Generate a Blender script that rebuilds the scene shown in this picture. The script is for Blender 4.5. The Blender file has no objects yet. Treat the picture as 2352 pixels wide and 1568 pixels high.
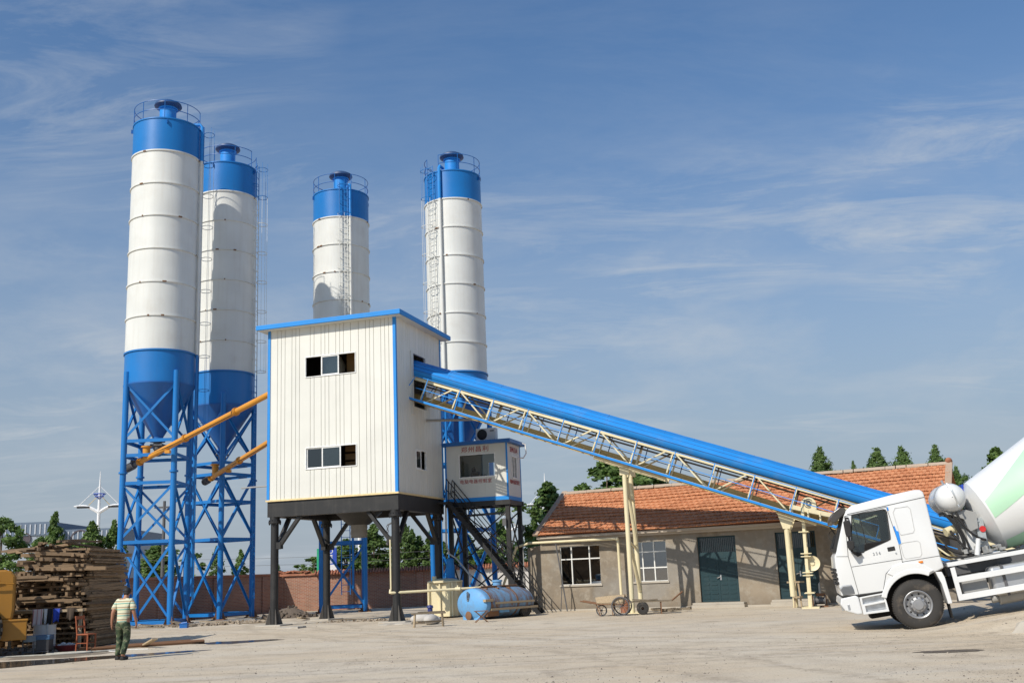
import bpy, bmesh, math, random
from mathutils import Vector as V, Matrix as M4
from mathutils import geometry as mgeo
from mathutils import noise as mnoise
random.seed(7)
rnd = random.random
ru = random.uniform
PI = math.pi
sc = bpy.context.scene
C = sc.collection
R = math.radians

# ------------------------------------------------------------------ camera
CAM = V((0, 0, 1.6)); PITCH = .217; ROLL = .042; FPX = 2413.
fw = V((0, math.cos(PITCH), math.sin(PITCH)))
u0 = V((0, -math.sin(PITCH), math.cos(PITCH))); r0 = V((1, 0, 0))
RT = math.cos(ROLL) * r0 - math.sin(ROLL) * u0
UP = math.cos(ROLL) * u0 + math.sin(ROLL) * r0
cam = bpy.data.objects.new('camera', bpy.data.cameras.new('camera'))
C.objects.link(cam)
cam.matrix_world = M4(((RT.x, UP.x, -fw.x, CAM.x), (RT.y, UP.y, -fw.y, CAM.y), (RT.z, UP.z, -fw.z, CAM.z), (0, 0, 0, 1)))
cam.data.sensor_width = 36; cam.data.lens = 36 * FPX / 2352
cam.data.clip_start = .1; cam.data.clip_end = 6000
sc.camera = cam
def at(px, py, Y):
    """point at survey direction (px,py) standing Y metres ahead"""
    d = fw + RT * ((px - 1176) / FPX) + UP * ((784 - py) / FPX)
    return CAM + d * (Y / d.y)

# ------------------------------------------------------------------ mesh builder
class MB:
    def __init__(s): s.v = []; s.f = []; s.r = []
    def add(s, vs, fs, r=None):
        o = len(s.v); s.v += [tuple(p) for p in vs]
        r = rnd() if r is None else r
        for f in fs: s.f.append(tuple(i + o for i in f)); s.r.append(r)
    def box(s, c, size, rot=None, r=None):
        hx, hy, hz = size[0] / 2, size[1] / 2, size[2] / 2
        vs = [V((x, y, z)) for z in (-hz, hz) for y in (-hy, hy) for x in (-hx, hx)]
        if rot is not None: vs = [rot @ p for p in vs]
        c = V(c)
        s.add([p + c for p in vs], [(0, 2, 3, 1), (4, 5, 7, 6), (0, 1, 5, 4), (2, 6, 7, 3), (0, 4, 6, 2), (1, 3, 7, 5)], r)
    def bx(s, a, b, r=None):
        s.box([(a[i] + b[i]) / 2 for i in range(3)], [abs(b[i] - a[i]) for i in range(3)], None, r)
    def beam(s, p, q, w, h, up=(0, 0, 1), r=None):
        p = V(p); q = V(q); d = (q - p); L = d.length
        if L < 1e-6: return
        d.normalize(); up = V(up)
        sd = d.cross(up)
        if sd.length < 1e-3: sd = d.cross(V((0, 1, 0)))
        sd.normalize(); u = sd.cross(d)
        vs = []
        for e in (p, q):
            for a, b in ((-1, -1), (1, -1), (1, 1), (-1, 1)): vs.append(e + sd * (a * w / 2) + u * (b * h / 2))
        s.add(vs, [(0, 1, 2, 3), (7, 6, 5, 4), (0, 4, 5, 1), (1, 5, 6, 2), (2, 6, 7, 3), (3, 7, 4, 0)], r)
    def angle(s, p, q, w, t, up=(0, 0, 1)):
        """an L section steel angle"""
        p = V(p); q = V(q); d = (q - p).normalized(); up = V(up)
        sd = d.cross(up)
        if sd.length < 1e-3: sd = d.cross(V((0, 1, 0)))
        sd.normalize(); u = sd.cross(d)
        s.beam(p, q, w, t, up); o = sd * (w / 2 - t / 2) - u * (w / 2 + t / 2)
        s.beam(p + o, q + o, t, w, up)
    def tube(s, p, q, r, r2=None, n=10, caps=True):
        p = V(p); q = V(q); r2 = r if r2 is None else r2
        d = (q - p).normalized(); a = d.orthogonal().normalized(); b = d.cross(a)
        vs = []
        for e, k in ((p, r), (q, r2)):
            for i in range(n):
                t = 2 * PI * i / n; vs.append(e + (a * math.cos(t) + b * math.sin(t)) * k)
        fs = [(i, (i + 1) % n, n + (i + 1) % n, n + i) for i in range(n)]
        if caps: fs += [tuple(range(n - 1, -1, -1)), tuple(range(n, 2 * n))]
        s.add(vs, fs)
    def path(s, pts, r, n=8, closed=False, rs=None):
        pts = [V(p) for p in pts]; N = len(pts); vs = []; a = None
        for i, p in enumerate(pts):
            if closed: d = pts[(i + 1) % N] - pts[i - 1]
            else: d = pts[min(i + 1, N - 1)] - pts[max(i - 1, 0)]
            d.normalize()
            if a is None: a = d.orthogonal().normalized()
            a = (a - d * a.dot(d)).normalized(); b = d.cross(a)
            k = rs[i] if rs else r
            for j in range(n):
                t = 2 * PI * j / n; vs.append(p + (a * math.cos(t) + b * math.sin(t)) * k)
        fs = []
        for i in range(N if closed else N - 1):
            i2 = (i + 1) % N
            for j in range(n): fs.append((i * n + j, i * n + (j + 1) % n, i2 * n + (j + 1) % n, i2 * n + j))
        if not closed: fs += [tuple(range(n - 1, -1, -1)), tuple((N - 1) * n + j for j in range(n))]
        s.add(vs, fs)
    def ring(s, c, R_, r, n=40, m=6, a0=0, a1=2 * PI, ax=None):
        full = a1 - a0 > 2 * PI - 1e-3; c = V(c); pts = []
        for i in range(n if full else n + 1):
            t = a0 + (a1 - a0) * i / n; p = V((R_ * math.cos(t), R_ * math.sin(t), 0))
            if ax is not None: p = ax @ p
            pts.append(c + p)
        s.path(pts, r, m, full)
    def lathe(s, prof, n=32, mat=None, a0=0, a1=2 * PI):
        full = a1 - a0 > 2 * PI - 1e-3; m = n if full else n + 1; vs = []; N = len(prof)
        for r, z in prof:
            for i in range(m):
                t = a0 + (a1 - a0) * i / n; p = V((r * math.cos(t), r * math.sin(t), z))
                vs.append(mat @ p if mat is not None else p)
        fs = []
        for k in range(N - 1):
            for i in range(n):
                i2 = (i + 1) % m if full else i + 1
                fs.append((k * m + i, k * m + i2, (k + 1) * m + i2, (k + 1) * m + i))
        s.add(vs, fs)
    def prism(s, poly, y0, y1, fn=None):
        """outline in (x,z) swept from y0 to y1"""
        n = len(poly); fn = fn or (lambda x, y, z: (x, y, z))
        vs = [fn(x, y0, z) for x, z in poly] + [fn(x, y1, z) for x, z in poly]
        s.add(vs, [tuple(range(n - 1, -1, -1)), tuple(range(n, 2 * n))] + [(i, (i + 1) % n, n + (i + 1) % n, n + i) for i in range(n)])
    def plate(s, outer, holes, y0, y1, fn=None):
        """a panel in (x,z) with holes, thickness y0..y1"""
        fn = fn or (lambda x, y, z: (x, y, z))
        loops = [outer] + list(holes); flat = [p for l in loops for p in l]; n = len(flat)
        tri = mgeo.tessellate_polygon([[V((p[0], p[1], 0)) for p in l] for l in loops])
        vs = [fn(p[0], y0, p[1]) for p in flat] + [fn(p[0], y1, p[1]) for p in flat]
        fs = [tuple(t) for t in tri] + [tuple(i + n for i in reversed(t)) for t in tri]; o = 0
        for l in loops:
            k = len(l)
            for i in range(k): fs.append((o + i, o + (i + 1) % k, n + o + (i + 1) % k, n + o + i))
            o += k
        s.add(vs, fs)
    def sphere(s, c, r, n=16, m=10, sq=(1, 1, 1)):
        c = V(c); prof = [(max(1e-4, math.sin(PI * k / m)) * r, -math.cos(PI * k / m) * r) for k in range(m + 1)]
        s.lathe(prof, n, M4.Translation(c) @ M4.Diagonal((sq[0], sq[1], sq[2], 1)))
    def build(s, name, mat, parent=None, smooth=35, bevel=0, seg=2, fix=True):
        me = bpy.data.meshes.new(name); me.from_pydata(s.v, [], s.f)
        at_ = me.attributes.new('rnd', 'FLOAT', 'FACE'); at_.data.foreach_set('value', s.r)
        if fix:
            bm = bmesh.new(); bm.from_mesh(me); bmesh.ops.recalc_face_normals(bm, faces=bm.faces); bm.to_mesh(me); bm.free()
        if smooth:
            me.polygons.foreach_set('use_smooth', [True] * len(me.polygons)); me.set_sharp_from_angle(angle=R(smooth))
        me.materials.append(mat)
        o = bpy.data.objects.new(name, me); C.objects.link(o)
        if parent is not None: o.parent = parent
        if bevel:
            b = o.modifiers.new('bevel', 'BEVEL'); b.width = bevel; b.segments = seg; b.limit_method = 'ANGLE'; b.angle_limit = R(40)
        return o
def tag(o, label=None, cat=None, group=None, kind=None):
    if label: o['label'] = label
    if cat: o['category'] = cat
    if group: o['group'] = group
    if kind: o['kind'] = kind
    return o
def thing(name, label, cat, loc=(0, 0, 0), rz=0, group=None):
    o = bpy.data.objects.new(name, None); C.objects.link(o); o.empty_display_size = .3
    o.location = loc; o.rotation_euler = (0, 0, rz)
    return tag(o, label, cat, group)
def dup(root, loc, rz=0, label=None, scale=None):
    def cp(o, par):
        c = o.copy(); C.objects.link(c); c.parent = par
        for ch in o.children: cp(ch, c)
        return c
    r = cp(root, None); r.location = loc; r.rotation_euler = (0, 0, rz)
    if label: r['label'] = label
    if scale: r.scale = scale
    return r
def evalmesh(o, keep_mat=True):
    """freeze modifiers into the mesh"""
    dg = bpy.context.evaluated_depsgraph_get(); dg.update()
    me = bpy.data.meshes.new_from_object(o.evaluated_get(dg)); o.modifiers.clear(); o.data = me
    return o
def cut(o, *cutters):
    for c in cutters:
        b = o.modifiers.new('cut', 'BOOLEAN'); b.operation = 'DIFFERENCE'; b.object = c; b.solver = 'EXACT'
    evalmesh(o)
    for c in cutters: bpy.data.objects.remove(c)
    o.data.polygons.foreach_set('use_smooth', [True] * len(o.data.polygons)); o.data.set_sharp_from_angle(angle=R(35))
    return o
def text(body, size, mat, parent, fn, name='lettering', depth=.004, spacing=1.0):
    cu = bpy.data.curves.new(name, 'FONT'); cu.body = body; cu.size = size; cu.align_x = 'CENTER'; cu.align_y = 'CENTER'
    cu.extrude = depth; cu.space_character = spacing; cu.resolution_u = 3; cu.offset = 0
    t = bpy.data.objects.new(name, cu); C.objects.link(t)
    dg = bpy.context.evaluated_depsgraph_get(); dg.update()
    me = bpy.data.meshes.new_from_object(t.evaluated_get(dg)); bpy.data.objects.remove(t)
    for v in me.vertices: v.co = fn(v.co.x, v.co.y, v.co.z)
    me.materials.clear(); me.materials.append(mat)
    o = bpy.data.objects.new(name, me); C.objects.link(o); o.parent = parent
    return o
def skin(name, pts, edges, mat, parent, sub=2, root=0):
    me = bpy.data.meshes.new(name); me.from_pydata([p[:3] for p in pts], edges, [])
    o = bpy.data.objects.new(name, me); C.objects.link(o)
    md = o.modifiers.new('skin', 'SKIN'); md.use_smooth_shade = True
    for i, p in enumerate(pts):
        sv = me.skin_vertices[0].data[i]; sv.radius = (p[3], p[4] if len(p) > 4 else p[3]); sv.use_root = (i == root)
    sd = o.modifiers.new('sub', 'SUBSURF'); sd.levels = sub; sd.render_levels = sub
    evalmesh(o); o.data.materials.clear(); o.data.materials.append(mat)
    o.data.polygons.foreach_set('use_smooth', [True] * len(o.data.polygons))
    if parent is not None: o.parent = parent
    return o

# ------------------------------------------------------------------ materials
class NT:
    def __init__(s, name):
        s.m = bpy.data.materials.new(name); s.m.use_nodes = True; s.t = s.m.node_tree; s.t.nodes.clear()
        s.out = s.n('ShaderNodeOutputMaterial')
    def n(s, ty, **k):
        x = s.t.nodes.new(ty)
        for a, b in k.items():
            if a.startswith('i_'):
                x.inputs[a[2:].replace('_', ' ')].default_value = b
            else: setattr(x, a, b)
        return x
    def l(s, a, b): s.t.links.new(a, b)
    def coord(s, scale=1, kind='Object'):
        tc = s.n('ShaderNodeTexCoord'); mp = s.n('ShaderNodeMapping'); s.l(tc.outputs[kind], mp.inputs[0])
        mp.inputs['Scale'].default_value = (scale,) * 3 if not hasattr(scale, '__len__') else scale
        return mp.outputs[0]
    def noise(s, scale, detail=4, rough=.6, co=None, dist=0):
        x = s.n('ShaderNodeTexNoise'); x.inputs['Scale'].default_value = scale; x.inputs['Detail'].default_value = detail
        x.inputs['Roughness'].default_value = rough; x.inputs['Distortion'].default_value = dist
        if co is not None: s.l(co, x.inputs['Vector'])
        return x.outputs['Fac']
    def ramp(s, fac, stops, interp='LINEAR'):
        x = s.n('ShaderNodeValToRGB'); e = x.color_ramp.elements; x.color_ramp.interpolation = interp
        while len(e) < len(stops): e.new(.5)
        for el, (p, c) in zip(e, stops):
            el.position = p; el.color = (c, c, c, 1) if not hasattr(c, '__len__') else (*c, 1)
        s.l(fac, x.inputs[0]); return x.outputs['Color']
    def mix(s, fac, a, b, mode='MIX'):
        x = s.n('ShaderNodeMix', data_type='RGBA', blend_type=mode)
        for sock, val in ((x.inputs[0], fac), (x.inputs[6], a), (x.inputs[7], b)):
            if isinstance(val, (int, float)): sock.default_value = val
            elif hasattr(val, '__len__'): sock.default_value = (*val, 1)
            else: s.l(val, sock)
        return x.outputs[2]
    def math(s, op, a, b=0.0, clamp=False):
        x = s.n('ShaderNodeMath', operation=op, use_clamp=clamp)
        for k, val in ((0, a), (1, b)):
            if isinstance(val, (int, float)): x.inputs[k].default_value = val
            else: s.l(val, x.inputs[k])
        return x.outputs[0]
    def attr(s, name='rnd'):
        x = s.n('ShaderNodeAttribute'); x.attribute_name = name; return x.outputs['Fac']
    def bump(s, h, strength=.3, dist=.02):
        x = s.n('ShaderNodeBump'); x.inputs['Strength'].default_value = strength; x.inputs['Distance'].default_value = dist
        s.l(h, x.inputs['Height']); return x.outputs[0]
    def done(s, col, rough=.6, metal=0, normal=None, spec=.5, coat=0):
        b = s.n('ShaderNodeBsdfPrincipled')
        for nm, val in (('Base Color', col), ('Roughness', rough), ('Metallic', metal)):
            if isinstance(val, (int, float)): b.inputs[nm].default_value = val
            elif hasattr(val, '__len__'): b.inputs[nm].default_value = (*val, 1)
            else: s.l(val, b.inputs[nm])
        b.inputs['Specular IOR Level'].default_value = spec; b.inputs['Coat Weight'].default_value = coat
        if normal is not None: s.l(normal, b.inputs['Normal'])
        s.l(b.outputs[0], s.out.inputs[0]); return s.m
def paint(name, col, rough=.4, dirt=(.25, .2, .15), amount=.25, scale=1.3, metal=0, bump=.05, streak=True, spec=.5, coat=0, lo=.52):
    """weathered paint: slight tone drift, blotches, vertical run-off marks"""
    k = NT(name); co = k.coord((1, 1, 1))
    a = k.noise(scale, 6, .65, co); f = k.ramp(a, [(lo, 0), (.8, 1)])
    if streak:
        co2 = k.coord((6, 6, .35)); b = k.noise(1.0, 5, .6, co2); fs = k.ramp(b, [(.5, 0), (.85, 1)]); f = k.mix(.5, f, fs, 'MIX')
    tone = k.noise(.6, 2, .5, co); c = k.mix(k.ramp(tone, [(.3, 0), (.7, 1)]), tuple(x * .93 for x in col), tuple(min(1, x * 1.04) for x in col))
    c = k.mix(k.math('MULTIPLY', f, amount), c, dirt)
    rr = k.math('ADD', k.math('MULTIPLY', a, .25), rough - .12)
    nb = k.bump(k.noise(9, 3, .5, co), bump, .01) if bump else None
    return k.done(c, rr, metal, nb, spec, coat)
def flat(name, col, rough=.6, metal=0, var=.15, scale=8, spec=.5):
    k = NT(name); co = k.coord(1); a = k.noise(scale, 5, .6, co)
    c = k.mix(k.ramp(a, [(.3, 0), (.7, 1)]), tuple(x * (1 - var) for x in col), tuple(min(1, x * (1 + var)) for x in col))
    return k.done(c, rough, metal, k.bump(a, .15, .01), spec)
def glass(name, tint=(.55, .62, .6), refl=.12):
    k = NT(name); t = k.n('ShaderNodeBsdfTransparent'); t.inputs[0].default_value = (*tint, 1)
    g = k.n('ShaderNodeBsdfGlossy'); g.inputs['Roughness'].default_value = .03
    fr = k.n('ShaderNodeFresnel'); fr.inputs[0].default_value = 1.5
    f = k.math('ADD', fr.outputs[0], refl, True); mx = k.n('ShaderNodeMixShader')
    k.l(f, mx.inputs[0]); k.l(t.outputs[0], mx.inputs[1]); k.l(g.outputs[0], mx.inputs[2]); k.l(mx.outputs[0], k.out.inputs[0]); return k.m
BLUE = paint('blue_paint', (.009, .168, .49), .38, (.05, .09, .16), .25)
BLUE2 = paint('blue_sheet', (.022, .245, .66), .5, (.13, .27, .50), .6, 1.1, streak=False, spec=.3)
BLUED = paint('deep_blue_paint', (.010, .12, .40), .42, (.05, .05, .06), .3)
WHITE = paint('white_silo_paint', (.68, .685, .65), .42, (.40, .33, .25), .42, .9)
PANEL = paint('cream_white_panel', (.69, .682, .625), .45, (.5, .44, .34), .12, .7)
PANEL2 = paint('grey_white_panel', (.62, .62, .575), .5, (.4, .38, .32), .15, .7)
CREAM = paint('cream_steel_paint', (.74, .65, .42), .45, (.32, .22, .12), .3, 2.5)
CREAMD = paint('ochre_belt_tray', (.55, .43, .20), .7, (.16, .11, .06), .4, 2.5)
ORANGE = paint('orange_paint', (.62, .27, .03), .4, (.3, .16, .05), .3, 2)
BLACK = paint('black_steel', (.017, .0165, .0165), .5, (.13, .115, .10), .38, 1.6)
DARK = flat('dark_rubber', (.018, .017, .017), .75)
GREYM = paint('grey_metal', (.32, .32, .31), .45, (.12, .1, .08), .3, 3)
STEEL = paint('dark_steel', (.10, .10, .105), .5, (.1, .07, .05), .4, 4)
TRIMY = flat('cream_flashing', (.75, .58, .30), .5)
RUST = paint('rusty_steel', (.20, .10, .05), .8, (.06, .035, .02), .6, 5)
TW = paint('white_truck_paint', (.72, .725, .72), .3, (.5, .47, .42), .12, .8, streak=False, bump=0, coat=.2)
GREENS = paint('pale_green_paint', (.42, .66, .46), .55, (.5, .6, .45), .15, .8, streak=False, bump=0)
GLASS = glass('window_glass')
GLASSD = glass('dark_window_glass', (.25, .29, .29), .10)
RED = flat('red_letter_paint', (.34, .025, .025), .5)
SILVER = flat('aluminium', (.62, .63, .64), .35, .9)
WFRAME = flat('white_window_frame', (.78, .78, .76), .45)
CONC = paint('pale_concrete', (.42, .38, .32), .9, (.2, .17, .13), .35, 3, streak=False, bump=.25)
def wood(name, a, b):
    k = NT(name); oi = k.n('ShaderNodeObjectInfo'); co = k.coord((14, 1.2, 14)); n = k.noise(3, 5, .6, co)
    c = k.mix(k.ramp(n, [(.3, 0), (.72, 1)]), a, b)
    c = k.mix(oi.outputs['Random'], k.mix(1, c, (.42, .41, .40), 'MULTIPLY'), k.mix(1, c, (1.35, 1.28, 1.15), 'MULTIPLY'))
    return k.done(c, .85, 0, k.bump(n, .4, .01))
TIMBER = wood('weathered_timber', (.105, .07, .043), (.33, .235, .15))
BOARD = wood('old_board', (.24, .19, .13), (.46, .38, .28))
# ------------------------------------------------------------------ sky and sun
SUN_AZ, SUN_EL = R(42), R(40.5)            # heading the shadows run to (from +Y towards +X), height of the sun
sdir = V((-math.sin(SUN_AZ) * math.cos(SUN_EL), -math.cos(SUN_AZ) * math.cos(SUN_EL), math.sin(SUN_EL)))
sun = bpy.data.objects.new('sun', bpy.data.lights.new('sun', 'SUN')); C.objects.link(sun)
sun.rotation_euler = (-sdir).to_track_quat('-Z', 'Y').to_euler(); sun.location = sdir * 200
sun.data.energy = 4.5; sun.data.angle = R(.5); sun.data.color = (1, .93, .82)
SKX = 2.9
w = bpy.data.worlds.new('World'); sc.world = w; w.use_nodes = True
k = NT.__new__(NT); k.t = w.node_tree; k.t.nodes.clear()
sky = k.n('ShaderNodeTexSky', sky_type='NISHITA', sun_disc=False)
sky.sun_elevation = SUN_EL; sky.sun_rotation = math.atan2(sdir.x, sdir.y); sky.air_density = 1.25; sky.dust_density = 1.2; sky.ozone_density = 2.2; sky.altitude = 50
tc = k.n('ShaderNodeTexCoord'); sp = k.n('ShaderNodeSeparateXYZ'); k.l(tc.outputs['Generated'], sp.inputs[0])
zz = k.math('MAXIMUM', sp.outputs[2], .0)
den = k.math('ADD', zz, .16)
cx = k.n('ShaderNodeCombineXYZ'); k.l(k.math('DIVIDE', sp.outputs[0], den), cx.inputs[0]); k.l(k.math('DIVIDE', sp.outputs[1], den), cx.inputs[1])
def layer(rot, scl, loc, sc_, det, lo, hi, dist, mlo, mhi, msc, mloc):
    mp = k.n('ShaderNodeMapping'); k.l(cx.outputs[0], mp.inputs[0]); mp.inputs['Rotation'].default_value = (0, 0, R(rot)); mp.inputs['Scale'].default_value = (*scl, 1); mp.inputs['Location'].default_value = (*loc, 0)
    m2 = k.n('ShaderNodeMapping'); k.l(cx.outputs[0], m2.inputs[0]); m2.inputs['Location'].default_value = (*mloc, 0)
    return k.math('MULTIPLY', k.ramp(k.noise(sc_, det, .68, mp.outputs[0], dist), [(lo, 0), (hi, 1)]), k.ramp(k.noise(msc, 3, .5, m2.outputs[0], .2), [(mlo, 0), (mhi, 1)]))
w1 = layer(28, (.8, 2.4), (SKX, .35), 2.6, 10, .47, .80, .7, .46, .64, 1.1, (SKX * .7, 2.2))      # high wisps
w2 = layer(-12, (.55, 1.6), (3.1, SKX), 1.5, 8, .44, .82, .4, .42, .66, .6, (.3, SKX))               # broad thin veil
mp2 = k.n('ShaderNodeMapping'); k.l(tc.outputs['Generated'], mp2.inputs[0]); mp2.inputs['Scale'].default_value = (3.2, 3.2, 8); mp2.inputs['Location'].default_value = (SKX * .5, 0, .1)
low = k.math('MULTIPLY', k.ramp(k.noise(1.7, 7, .6, mp2.outputs[0], .2), [(.48, 0), (.74, 1)]), k.ramp(zz, [(.0, 0), (.08, .4), (.20, .9), (.40, 0)]))
cl = k.math('ADD', k.math('ADD', k.math('MULTIPLY', w1, .95), k.math('MULTIPLY', w2, .5)), k.math('MULTIPLY', low, .6), True)
hz = k.ramp(zz, [(.0, .92), (.10, .80), (.22, .52), (.36, .20), (.55, .0)])
base = k.mix(hz, k.mix(1.0, sky.outputs[0], (.60, .93, 1.24), 'MULTIPLY'), (4.1, 4.65, 5.4))
col = k.mix(k.math('MULTIPLY', cl, .85), base, (6.0, 6.4, 6.8))
bg = k.n('ShaderNodeBackground'); bg.inputs[1].default_value = .094; k.l(col, bg.inputs[0])
wo = k.n('ShaderNodeOutputWorld'); k.l(bg.outputs[0], wo.inputs[0])
sc.view_settings.view_transform = 'Standard'; sc.view_settings.look = 'None'; sc.view_settings.exposure = .0; sc.view_settings.gamma = 1

# ------------------------------------------------------------------ ground
TO = V((8.85, 24.5, 0)); TYAW = R(-14); TPIT = R(8)
tX = V((math.cos(TYAW), math.sin(TYAW), 0)); tY = V((-math.sin(TYAW), math.cos(TYAW), 0))
def sstep(a, b, x):
    t = max(0, min(1, (x - a) / (b - a))); return t * t * (3 - 2 * t)
def gz(x, y):
    d = V((x, y, 0)) - TO; s = d.dot(tX); t = d.dot(tY)
    h = math.tan(TPIT) * (s + math.sqrt(s * s + .05)) / 2 * sstep(-3.2, -1.0, t) * (1 - sstep(5, 12, t))
    return min(h, 1.15) if h > .012 else max(0, h - .012) * 1.0
def axis(lo, hi, step, far):
    a = [lo + i * step for i in range(int((hi - lo) / step) + 1)]
    g = step
    while a[-1] < far: g *= 1.35; a.append(a[-1] + g)
    g = step
    while a[0] > -far: g *= 1.35; a.insert(0, a[0] - g)
    return a
xs = axis(-30, 30, .4, 3000); ys = axis(8, 64, .4, 3000)
mb = MB(); nx = len(xs)
mb.v = [(x, y, gz(x, y)) for y in ys for x in xs]
for j in range(len(ys) - 1):
    for i in range(nx - 1): mb.f.append((j * nx + i, j * nx + i + 1, (j + 1) * nx + i + 1, (j + 1) * nx + i)); mb.r.append(0)
k = NT('yard_ground'); co = k.coord(1)
big = k.noise(.16, 4, .6, co); mid = k.noise(.9, 6, .65, co); fine = k.noise(14, 5, .7, co); grit = k.noise(26, 2, .5, co)
c = k.mix(k.ramp(big, [(.36, 0), (.64, 1)]), (.58, .505, .395), (.54, .44, .315))
c = k.mix(k.math('MULTIPLY', k.ramp(mid, [(.45, 0), (.75, 1)]), .55), c, (.33, .27, .20))
trk = k.noise(1, 5, .6, k.coord((.12, 1.6, 1)), .4); c = k.mix(k.math('MULTIPLY', k.ramp(trk, [(.48, 0), (.7, 1)]), .5), c, (.55, .50, .43))
c = k.mix(k.math('MULTIPLY', k.ramp(fine, [(.56, 0), (.72, 1)]), .5), c, (.24, .20, .155))
spk = k.math('MULTIPLY', k.ramp(grit, [(.62, 0), (.68, 1)]), k.ramp(mid, [(.35, .15), (.6, .9)])); c = k.mix(spk, c, (.15, .125, .10))
# tyre tracks: pairs of worn arcs, and the damp patch round the timber pile
sx = k.n('ShaderNodeSeparateXYZ'); k.l(co, sx.inputs[0]); X_, Y_ = sx.outputs[0], sx.outputs[1]
wob = k.math('MULTIPLY', k.noise(.25, 2, .5, co), 1.6); tread = k.noise(5, 4, .7, co)
tr_ = None
for cx_, cy_, rr in ((26, 52, 33.0), (26, 52, 34.9), (26, 52, 36.2), (26, 52, 38.1), (-40, 5, 44), (-40, 5, 45.9), (8, -30, 49.0), (8, -30, 50.9), (4, 80, 58.5), (4, 80, 60.4)):
    d_ = k.math('SQRT', k.math('ADD', k.math('POWER', k.math('SUBTRACT', X_, cx_), 2.0), k.math('POWER', k.math('SUBTRACT', Y_, cy_), 2.0)))
    d_ = k.math('ABSOLUTE', k.math('SUBTRACT', k.math('ADD', d_, wob), rr + .8)); t_ = k.math('SUBTRACT', 1.0, k.math('MULTIPLY', d_, 3.4), True)
    tr_ = t_ if tr_ is None else k.math('MAXIMUM', tr_, t_)
tr_ = k.math('MULTIPLY', tr_, k.ramp(tread, [(.40, 0), (.62, 1)])); c = k.mix(k.math('MULTIPLY', tr_, .75), c, (.30, .245, .185))
dd = k.math('SQRT', k.math('ADD', k.math('POWER', k.math('MULTIPLY', k.math('ADD', X_, 12.3), .42), 2.0), k.math('POWER', k.math('MULTIPLY', k.math('SUBTRACT', Y_, 28.6), .42), 2.0)))
damp = k.ramp(k.math('ADD', dd, k.math('MULTIPLY', k.noise(1.3, 4, .6, co), .8)), [(.9, 1), (1.5, 0)]); c = k.mix(k.math('MULTIPLY', damp, .75), c, (.12, .095, .07))
st_ = k.ramp(k.noise(.45, 5, .7, co, .6), [(.60, 0), (.68, 1)]); c = k.mix(k.math('MULTIPLY', st_, .5), c, (.27, .22, .17))
GROUND = k.done(c, .95, 0, k.bump(k.math('ADD', fine, k.math('MULTIPLY', mid, .8)), .55, .03), .2)
g = mb.build('ground', GROUND, smooth=60, fix=False); tag(g, kind='structure')

def water(name, outline, h=.006):
    m_ = MB(); n = len(outline); m_.add([(x, y, h) for x, y in outline], [tuple(range(n))]); o = m_.build(name, WATER, smooth=0); return tag(o, kind='structure')
k = NT('puddle_water'); co = k.coord(1)
WATER = k.done(k.mix(k.ramp(k.noise(2, 4, .6, co), [(.35, 0), (.7, 1)]), (.045, .038, .03), (.10, .085, .065)), .11, 0, k.bump(k.noise(3, 2, .5, co), .05, .01), .5)
def blob(pts, h=.006, name='puddle', jag=.12, n=10):
    out = []
    for i in range(len(pts)):
        a = V(pts[i]); b = V(pts[(i + 1) % len(pts)])
        for j in range(n):
            p = a.lerp(b, j / n); q = mnoise.noise((p.x * 2.1, p.y * 2.1, 3.3)) * jag * 3; out.append((p.x + q, p.y + q * .6))
    return water(name, out, h)
blob([(-14.6, 22.9), (-12.4, 23.6), (-11.2, 24.9), (-10.3, 26.0), (-9.2, 26.9), (-8.4, 27.6), (-8.0, 28.1), (-8.8, 28.1), (-10.0, 27.6), (-11.6, 27.0), (-13.2, 26.6), (-15.2, 26.4)])
blob([(-9.6, 31.2), (-8.3, 30.5), (-7.5, 31.1), (-7.0, 31.6), (-7.8, 32.1), (-9.2, 32.0)], jag=.1)
# oil stain: a flat dark patch soaked into the dirt
m_ = MB(); pts = []
for i in range(40):
    a = 2 * PI * i / 40; q = 1 + .3 * mnoise.noise((math.cos(a) * 2, math.sin(a) * 2, 1)); pts.append((7.25 + .58 * q * math.cos(a), 18.7 + .25 * q * math.sin(a), .005))
m_.add(pts, [tuple(range(40))]); tag(m_.build('oil_stain', flat('oil_stain', (.10, .075, .05), .7, 0, .3, 4), smooth=0), kind='structure')

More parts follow.
